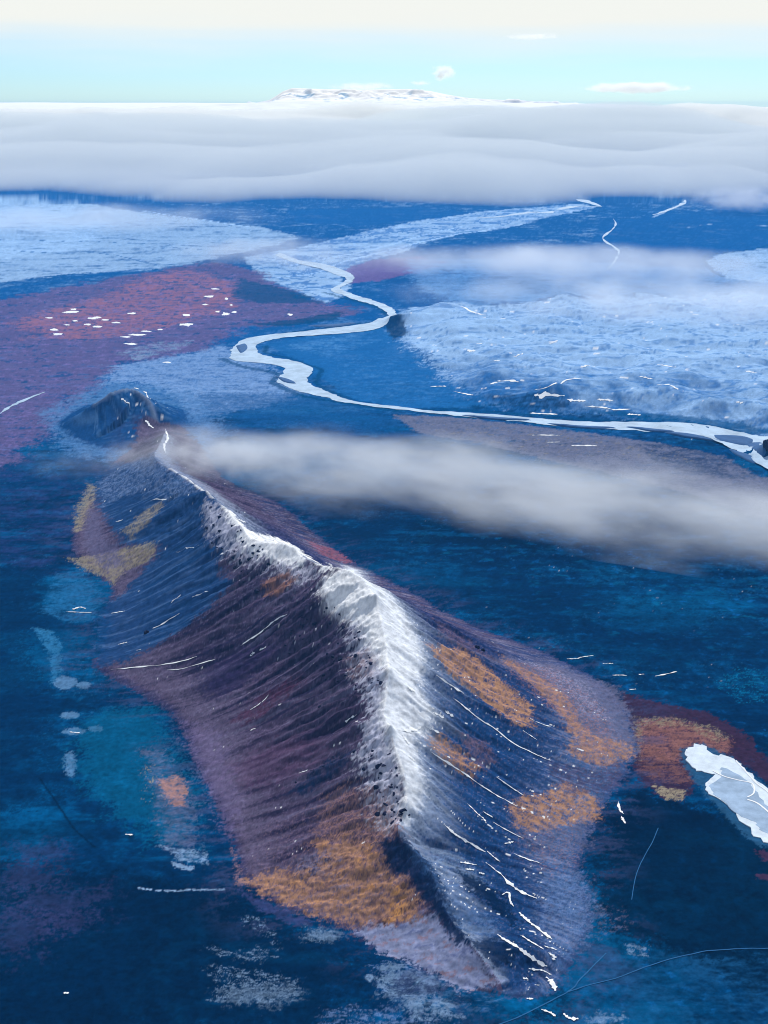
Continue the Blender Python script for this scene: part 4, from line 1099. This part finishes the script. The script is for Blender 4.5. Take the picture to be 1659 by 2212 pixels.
sn(q7, G_CREST, [([(105, 180), (135, 200)], 12), ([(80, 370), (120, 365), (160, 352)], 10), ([(180, 350), (210, 365), (240, 380)], 6), ([(80, 385), (110, 430)], 8), ([(210, 290), (260, 315)], 5), ([(265, 285), (300, 310)], 6), ([(105, 480), (135, 500)], 8)])
LINES += [(q7([(625, 1398), (680, 1405), (725, 1425)]), 5, ('snow at the crater', None), 'curved snow line on the far rim of the dark crater'), (q7([(700, 1435), (725, 1455), (740, 1495)]), 9, ('snow at the crater', None), 'thick curved snow patch inside the right rim of the dark crater'),
          (q7([(600, 1440), (622, 1442)]), 5, ('snow at the crater', None), 'small snow dot on the floor of the dark crater, the larger one'), (q7([(650, 1468), (672, 1470)]), 3.5, ('snow at the crater', None), 'tiny snow dot in the middle of the dark crater'),
          (q7([(615, 1527), (645, 1529)]), 6, ('snow at the crater', None), 'small snow patch in front of the dark crater by the track'), (q7([(680, 1575), (720, 1590), (740, 1605)]), 7, ('snow at the front mounds', None), 'left snow patch on the dark mound at the bottom edge'), (q7([(775, 1592), (800, 1612), (840, 1615)]), 8, ('snow at the front mounds', None), 'right snow patch on the dark mound at the bottom edge')]
sn(q6, G_LEFT, [([(480, 105), (600, 95), (760, 75), (850, 50)], 3, 'longest thin snow streak low on the left slope, curving towards the plain'), ([(720, 108), (800, 100), (930, 62)], 2.5), ([(1080, 280), (1120, 255), (1160, 215)], 3), ([(1080, 370), (1105, 360)], 3), ([(1490, 330), (1540, 300)], 4), ([(1290, 555), (1330, 540)], 3)])
sn(q4, G_LEFT, [([(480, 925), (540, 915)], 3), ([(660, 990), (720, 960), (775, 925)], 3), ([(1040, 1065), (1100, 1025), (1160, 980), (1240, 930)], 3.5), ([(510, 1060), (550, 1050)], 3), ([(590, 1085), (610, 1080)], 3), ([(740, 880), (780, 845)], 2.5), ([(830, 855), (900, 830)], 2.5), ([(940, 680), (990, 655)], 3), ([(760, 660), (860, 630)], 2.5), ([(1080, 1110), (1100, 1095)], 4), ([(1120, 1085), (1150, 1070)], 4), ([(650, 440), (740, 425)], 3), ([(500, 530), (530, 520)], 3)])
sn(q4, ('snow by the teal hollow', None), [([(285, 918), (340, 920), (395, 922)], 3, 'flat snow line in the teal hollow left of the ridge'), ([(315, 908), (345, 898), (370, 905)], 8, 'broken white snow patch above the flat line in the teal hollow')])
sn(q4, G_HILL, [([(630, 90), (645, 110), (665, 125)], 7), ([(715, 130), (725, 160), (710, 200), (715, 230)], 6, 'crooked white snow strip on the saddle between hill and ridge'), ([(1010, 510), (1060, 530)], 7, 'snow strip on the crest above the blue left slope')])
sn(q2, G_HILL, [([(525, 925), (560, 955)], 8), ([(580, 880), (600, 886)], 6), ([(620, 895), (650, 930)], 5)])
sn(q3, G_PLAT, [([(650, 910), (700, 910), (780, 915)], 14, 'brightest long snow drift along the dark front step of the plateau'), ([(790, 930), (840, 935), (870, 935)], 12), ([(920, 930), (990, 935)], 8), ([(870, 960), (950, 965), (1000, 975), (1065, 972)], 9), ([(490, 850), (530, 848), (580, 855)], 9), ([(460, 865), (490, 855)], 8), ([(630, 990), (750, 995)], 9), ([(360, 720), (395, 718)], 12), ([(200, 875), (270, 873)], 7), ([(1050, 995), (1110, 998)], 8), ([(300, 895), (385, 912)], 6),
                ([(1180, 865), (1240, 870), (1270, 888)], 9), ([(340, 530), (380, 550), (440, 565)], 9), ([(650, 890), (720, 870), (780, 850), (860, 842)], 7), ([(1180, 780), (1260, 790)], 7), ([(1100, 830), (1160, 840)], 6), ([(1560, 808), (1610, 815)], 7), ([(1520, 940), (1550, 945)], 8), ([(850, 785), (890, 783)], 6), ([(400, 690), (425, 690)], 7), ([(715, 690), (750, 675)], 6), ([(470, 765), (500, 762)], 7), ([(560, 745), (600, 730)], 6)])
sn(q5, G_BANK, [([(640, 155), (760, 155)], 7), ([(810, 200), (920, 200)], 7), ([(700, 185), (760, 184)], 4)])
sn(q6, ('snow flecks on the left heath', None), [([(540, 818), (575, 821)], 4, 'small snow fleck on the dark heath left of the orange grass'), ([(300, 375), (345, 380)], 4, 'thin snow fleck between two pale round hollows on the left heath'), ([(275, 1503), (298, 1504)], 7, 'lone white snow dot on the dark heath near the lower left corner')])
rs = random.Random(4)
PLACED = []
for k, (pts, w, g, lab) in enumerate(LINES):
    if len(pts) == 2:
        pts = [pts[0], ((pts[0][0] + pts[1][0]) / 2, (pts[0][1] + pts[1][1]) / 2 + rs.uniform(-.6, .6)), pts[1]]
    a, b = ribbon(pts, w, 7, 0.42, k)
    o = drape('snow_patch', a, b, 0.8 if w < 6 else 0.85, M_SNOW, 1, 4)
    tag(o, lab or g[1], 'snow patch', g[0])
    if not lab:
        PLACED.append((o, g, sum(p[0] for p in pts) / len(pts), sum(p[1] for p in pts) / len(pts)))
MOOR = [(310, 552, 45, 8), (318, 540, 14, 5), (420, 575, 20, 6), (395, 580, 25, 6), (232, 628, 25, 7), (250, 648, 26, 6), (420, 616, 26, 6), (905, 485, 24, 8), (930, 452, 18, 4), (805, 565, 18, 6), (570, 558, 18, 5), (808, 606, 30, 10), (565, 690, 32, 6), (590, 650, 38, 5), (540, 660, 25, 4), (1255, 563, 14, 6),
        (940, 550, 10, 6), (975, 560, 18, 9), (1012, 552, 12, 7), (720, 770, 20, 4), (380, 606, 18, 5), (325, 590, 12, 4), (500, 598, 28, 4), (885, 520, 15, 4), (212, 578, 18, 4), (1000, 522, 8, 4), (455, 586, 18, 4), (630, 636, 24, 4), (690, 628, 16, 4), (290, 608, 14, 3), (980, 495, 8, 8)]
for k, (cx, cy, rx, ry) in enumerate(MOOR):
    a = np.arange(9) * 2 * math.pi / 9
    jit = np.array([rs.uniform(0.6, 1.15) for _ in a])
    pts = np.stack([cx + rx * np.cos(a) * jit, cy + 0.75 * ry * np.sin(a) * jit], 1) / 2 + np.array([0, 398])
    o = link('snow_patch', patch_mesh('snow_patch', on_ground(pts), 0.9, 0.5, M_SNOW, (0, 0.3, 1.0), 0.15, k))
    big = {0: 'largest ragged snow patch at the left end of the reddish moor', 7: 'bright snow patch at the right end of the reddish moor', 11: 'ragged snow patch on the lower right rim of the reddish moor', 12: 'white snow patch on the lower rim of the moor beside the pale gravel strip', 15: 'lone snow patch on the purple moor close to the river'}
    tag(o, big.get(k, G_MOOR[1]), 'snow patch', G_MOOR[0])
    if k not in big:
        PLACED.append((o, G_MOOR, pts[:, 0].mean(), pts[:, 1].mean()))
SHORT = {G_SLOPE[0]: 'thin snow streak on the {} right slope of the ridge', G_LEFT[0]: 'thin snow streak on the {} left slope of the ridge', G_MOOR[0]: 'flat snow patch on the {} reddish moor', G_PLAT[0]: 'snow drift on the {} frosted plateau',
         G_HEATH[0]: 'short snow streak on the {} dark heath right of the ridge', G_CREST[0]: 'bright snow patch on the {} crest shoulder', G_HILL[0]: 'narrow snow patch on the {} bluish hill', G_BANK[0]: 'thin snow line on the {} brown river bank'}
NTH = ['leftmost there', 'second from left', 'third from left', 'fourth from left', 'fifth from left', 'sixth from left', 'seventh from left', 'eighth from left', 'ninth from left', 'tenth from left', 'eleventh from left']
for gname in SHORT:
    mem = sorted([p for p in PLACED if p[1][0] == gname], key=lambda p: p[3])
    bands = ('far', 'middle', 'near') if len(mem) > 6 else ('',)
    for bi, band in enumerate(bands):
        part = sorted(mem[bi * len(mem) // len(bands):(bi + 1) * len(mem) // len(bands)], key=lambda p: p[2])
        for j, p in enumerate(part):
            end = 'rightmost there' if j == len(part) - 1 and j > 0 else NTH[min(j, 10)]
            p[0]['label'] = ' '.join(SHORT[gname].format(band).split()) + ', ' + end

# ------------------------------------------------------------------ rocks
M_ROCK = material('dark_rock', tuple(srgb(34, 36, 62)), 0.95, 0.05, 0.3, 2.0, 0.1)


def rock(px_, py_, w, h_, lab, seed):
    c = on_ground([(px_, py_)])[0]; k = math.hypot(np.hypot(*c), H) / FPX
    bm = bmesh.new(); bmesh.ops.create_icosphere(bm, subdivisions=3, radius=1)
    rng = np.random.default_rng(seed)
    ofs = rng.uniform(0, 50, 2)
    P = np.array([v.co[:] for v in bm.verts])
    n = 0.35 * gnoise(P[:, 0] * 1.6 + ofs[0] + P[:, 2], P[:, 1] * 1.6 + ofs[1] - P[:, 2], seed) + 0.2 * gnoise(P[:, 0] * 4 + P[:, 2] * 3, P[:, 1] * 4 - P[:, 2] * 2, seed + 1)
    for v, d in zip(bm.verts, n):
        v.co = v.co * (1 + d); v.co.x *= w * k; v.co.y *= w * k * 0.9; v.co.z *= h_ * k
    me = bpy.data.meshes.new('rock_outcrop'); bm.to_mesh(me); bm.free(); me.materials.append(M_ROCK)
    o = link('rock_outcrop', me); o.location = (c[0], c[1], float(height(c[:1], c[1:])[0]))
    tag(o, lab, 'rock', 'rock outcrops')


rock(317, 1367, 6, 5, 'small dark rock on the blue left slope of the ridge', 1)
rock(1031, 1399, 6, 5, 'dark rocks at the right foot of the ridge on the purple apron', 2)
rock(1043, 1405, 4, 4, 'smaller dark rock beside the ones on the purple apron', 3)
rock(1661, 968, 12, 24, 'dark rock stack standing in the river at the right edge', 4)
rock(692, 1527, 5, 3, 'dark rock lying on the lower purple scree', 6)

# crags that stand out of the snow and scree under the crest: four shapes, copied
def crag_mesh(seed):
    rng = np.random.default_rng(seed)
    bm = bmesh.new(); bmesh.ops.create_icosphere(bm, subdivisions=2, radius=1)
    P = np.array([v.co[:] for v in bm.verts])
    for _ in range(9):                                   # planes cut the ball into facets
        n = rng.normal(size=3); n /= np.linalg.norm(n); c = rng.uniform(0.35, 0.8)
        over = np.maximum(P @ n - c, 0)
        P -= over[:, None] * n[None]
    P += rng.normal(0, 0.04, P.shape)
    for v, p in zip(bm.verts, P):
        v.co = p
    me = bpy.data.meshes.new('crag'); bm.to_mesh(me); bm.free(); me.materials.append(M_ROCK)
    return me


CRAGS = [crag_mesh(k) for k in range(4)]
rc = random.Random(11)
AREAS = [([(640, 1330), (720, 1300), (790, 1380), (825, 1480), (790, 1500), (700, 1470), (610, 1400)], 62, (2.2, 5.5), 'dark angular crag on the speckled left flank under the crest', 'crags under the main crest'),
         ([(850, 1610), (885, 1735), (850, 1790), (800, 1745), (770, 1680), (800, 1600)], 34, (2.0, 5.0), 'dark crag on the snowy left flank near the low end of the crest', 'crags near the low end of the crest'),
         ([(440, 1085), (500, 1115), (560, 1170), (600, 1240), (560, 1285), (490, 1225), (440, 1150)], 44, (3.0, 7.0), 'dark crag on the blue left flank beyond the summit', 'crags beyond the summit'),
         ([(845, 1730), (890, 1738), (885, 1765), (860, 1790), (846, 1780)], 10, (2.5, 5.0), 'dark crag on the broken edge where the snowy crest ends', 'crags at the end of the snow'),
         ([(620, 1700), (700, 1640), (770, 1615), (775, 1640), (690, 1690)], 12, (1.8, 4.0), 'dark crag in the blue gully low on the left flank', 'crags in the blue gully')]
for poly, n, (s0, s1), lab, grp in AREAS:
    poly = np.array(poly, float); pts = []
    while len(pts) < n:
        p = (rc.uniform(poly[:, 0].min(), poly[:, 0].max()), rc.uniform(poly[:, 1].min(), poly[:, 1].max()))
        if inside(np.array([p[0]]), np.array([p[1]]), poly)[0]:
            pts.append(p)
    W = on_ground(pts); Zs = height(W[:, 0], W[:, 1])
    for (wx_, wy_), wz in zip(W, Zs):
        o = bpy.data.objects.new('crag', CRAGS[rc.randrange(4)]); COL.objects.link(o)
        k = s0 + (s1 - s0) * rc.random() ** 2.2
        o.scale = (k * rc.uniform(.8, 1.6), k * rc.uniform(.7, 1.3), k * rc.uniform(.6, 1.3)); o.rotation_euler = (rc.uniform(-.5, .5), rc.uniform(-.5, .5), rc.uniform(0, 6.28))
        o.location = (wx_, wy_, wz - 0.25 * k)
        tag(o, lab, 'crag', grp)

# ------------------------------------------------------------------ fog, cloud and haze
HZ, _, _ = volume_material('thin_haze', (0.12, 0.48, 1.0), 1.8e-5)
bm = bmesh.new(); bmesh.ops.create_cube(bm, size=1)
me = bpy.data.meshes.new('haze'); bm.to_mesh(me); bm.free(); me.materials.append(HZ)
hz = link('haze', me); hz.location = (0, 4750, 485); hz.scale = (24000, 17500, 1070)
tag(hz, 'thin blue haze lying over the whole plain', 'haze', None, 'stuff')


def fog(px_, py_, size, rot, dens, lab, zc=None, noise=3.0, lo=0.34, hi=0.66, name='fog_bank', cat='fog bank', pos=None, group=None, stretch=(1, 1, 1)):
    z = zc if zc is not None else size[2] * 0.9
    c = pos if pos is not None else (*at(px_, py_, z), z)
    bm = bmesh.new(); bmesh.ops.create_uvsphere(bm, u_segments=40, v_segments=20, radius=1)
    for v in bm.verts:
        v.co *= 1 + 0.08 * math.sin(5 * v.co.x + 3 * v.co.y)
    me = bpy.data.meshes.new(name); bm.to_mesh(me); bm.free()
    m, v, t = volume_material(name, (0.965, 0.985, 1.0), 0.01)
    T = t.nodes.new; K = t.links.new
    tc = T('ShaderNodeTexCoord')
    nz = T('ShaderNodeTexNoise'); nz.inputs['Scale'].default_value = noise; nz.inputs['Detail'].default_value = 7; nz.inputs['Roughness'].default_value = 0.62
    mp = T('ShaderNodeMapping'); mp.inputs['Location'].default_value = (px_ * 0.013, py_ * 0.017, 0); mp.inputs['Scale'].default_value = tuple(size[k] / (max(size) * 0.62) * (1.0, 1.0, 1.6)[k] * stretch[k] for k in range(3))
    K(tc.outputs['Object'], mp.inputs[0]); K(mp.outputs[0], nz.inputs['Vector'])
    ln = T('ShaderNodeVectorMath'); ln.operation = 'LENGTH'; K(tc.outputs['Object'], ln.inputs[0])
    ad = T('ShaderNodeMath'); ad.operation = 'MULTIPLY_ADD'; K(nz.outputs[0], ad.inputs[0]); ad.inputs[1].default_value = -1.3; K(ln.outputs['Value'], ad.inputs[2])
    fall = T('ShaderNodeMapRange'); fall.interpolation_type = 'SMOOTHSTEP'
    fall.inputs[1].default_value = 0.25; fall.inputs[2].default_value = -0.6; fall.inputs[3].default_value = 0; fall.inputs[4].default_value = dens
    K(ad.outputs[0], fall.inputs[0])
    br = T('ShaderNodeMapRange'); br.inputs[1].default_value = lo; br.inputs[2].default_value = hi; br.inputs[3].default_value = 0.1
    K(nz.outputs[0], br.inputs[0])
    mm = T('ShaderNodeMath'); mm.operation = 'MULTIPLY'; K(fall.outputs[0], mm.inputs[0]); K(br.outputs[0], mm.inputs[1]); K(mm.outputs[0], v.inputs['Density'])
    me.materials.append(m)
    o = link(name, me); o.location = c; o.scale = size; o.rotation_euler = (0, 0, R(rot))
    tag(o, lab, cat, group or 'fog banks over the plain')
    return o


fog(1150, 1056, (1430, 460, 78), -30, 0.010, 'largest white fog bank drifting over the dark plain right of the ridge', noise=4.2, lo=0.3, hi=0.62, stretch=(0.55, 1.0, 1.0))
fog(480, 985, (420, 260, 60), -10, 0.008, 'thin mist trailing over the saddle at the far end of the ridge', zc=70)
fog(210, 1000, (330, 200, 40), 5, 0.0016, 'faint mist on the left foot of the small hill', zc=30)
fog(1210, 568, (1900, 800, 110), -6, 0.0048, 'middle white fog bank on the far plain behind the plateau', noise=2.4)
fog(1600, 640, (1900, 1000, 120), -6, 0.0032, 'pale fog at the right edge over the top of the plateau')
fog(560, 540, (800, 900, 90), 10, 0.002, 'faint mist where the braided river begins')
fog(60, 470, (2600, 1600, 110), 0, 0.0014, 'thin mist over the far snow plain on the left')
fog(1610, 428, (700, 700, 150), 0, 0.004, 'torn wisp of cloud hanging below the cloud sea on the right')

# the low cloud behind it all: a thinner near deck, its haze and shade put into a darker colour, and the bright cloud sea beyond it
def cloud_deck(name, lab, r0, r1, ny, e_off, e_wob, ups, amps, color, mfp, seed):
    nx = 260
    th = np.linspace(-0.75, 0.75, nx); rr = r0 * np.exp(np.linspace(0, math.log(r1 / r0), ny))
    T, RR = np.meshgrid(th, rr); X = np.sin(T) * RR; Y = np.cos(T) * RR
    e0 = e_off + e_wob * fbm(X / 2600, Y / 9000, seed + 1, 4) + np.interp(X, [-4200, -2200, -500, 600, 1500, 2600, 3600], [1900, 900, -100, -500, 200, 1500, 1900])
    d = Y - e0
    up = np.interp(d, ups[0], ups[1]); amp = np.interp(d, amps[0], amps[1])
    b = fbm(X / 7500 + 0.6 * fbm(X / 9000, Y / 9000, seed + 7, 2), Y / 4200, seed + 3, 3, 0.3) + 0.07 * fbm(X / 1300, Y / 1300, seed + 5, 4, 0.6)
    Z = 22.4 + (up + amp * (1.3 * b + 0.25 * np.abs(b)) * sstep(0, 2500, d)) * np.where(d > 0, 1.0, 0.0)
    Z = np.maximum(Z, 22.3)
    top = np.stack([X, Y, Z], -1).reshape(-1, 3); bot = top.copy(); bot[:, 2] = 22.0
    M = nx * ny; idx = np.arange(M).reshape(ny, nx)
    a = np.stack([idx[:-1, :-1], idx[:-1, 1:], idx[1:, 1:], idx[1:, :-1]], -1).reshape(-1, 4)
    F = a.tolist() + (a[:, ::-1] + M).tolist()
    for i in range(nx - 1):
        F.append((i, i + M, i + 1 + M, i + 1)); j = (ny - 1) * nx + i; F.append((j, j + 1, j + 1 + M, j + M))
    for i in range(ny - 1):
        j = i * nx; F.append((j, j + nx, j + nx + M, j + M)); j = i * nx + nx - 1; F.append((j, j + M, j + nx + M, j + nx))
    me = bpy.data.meshes.new(name); me.from_pydata(np.concatenate([top, bot]).tolist(), [], F)
    m, _, _ = volume_material(name, color, 1 / mfp)
    me.materials.append(m)
    tag(link(name, me), lab, 'cloud', None, 'stuff')


cloud_deck('low_cloud', 'blue grey low cloud lying on the far plain below the bright cloud sea', 13600, 42000, 190, 14300, 1500, ([-800, 0, 1800, 5000, 14000, 20000, 27000], [0, 0, 150, 350, 470, 400, 0]), ([0, 3000, 12000, 20000, 27000], [120, 300, 430, 380, 60]), (0.905, 0.928, 0.905), 700, 801)
cloud_deck('cloud_sea', 'bright billowing cloud sea reaching to the white horizon', 27000, 79000, 170, 30000, 1500, ([-800, 0, 2500, 6000, 20000, 49000], [0, 0, 330, 480, 560, 640]), ([0, 3000, 10000, 35000], [60, 380, 400, 160]), (0.99, 0.988, 0.955), 260, 821)

# small clouds in the clear band of sky
def sky_cloud(px_, py_, w, h_, lab, dist=62000, dens=1.0, noise=2.2):
    k = dist / FPX / CP
    x = (px_ - 829.5) * dist / FPX / CP * (1 - 0.0)
    u, v = (px_ - 829.5) / FPX, -(py_ - 1106) / FPX
    d = ray(px_, py_); t = dist / d[1]
    pos = (d[0] * t, dist, H + d[2] * t)
    fog(px_, py_, (w * k, w * k * 0.6, h_ * k), 0, dens / (h_ * k), lab, name='cloud', cat='cloud', pos=pos, noise=noise, group='small clouds in the sky')


sky_cloud(957, 156, 30, 19, 'small rounded white cloud alone above the mountain', dens=6.0, noise=1.0)
sky_cloud(1377, 189, 120, 13, 'long flat lens-shaped cloud low in the sky on the right', dens=3.0)
sky_cloud(1150, 79, 60, 8, 'faint small streak of cloud in the pale upper sky', dens=0.7)
sky_cloud(785, 187, 80, 10, 'thin white cloud just above the flat mountain top', dens=0.7)
sky_cloud(908, 180, 26, 6, 'tiny wisp of cloud to the right above the mountain top', dens=0.9)
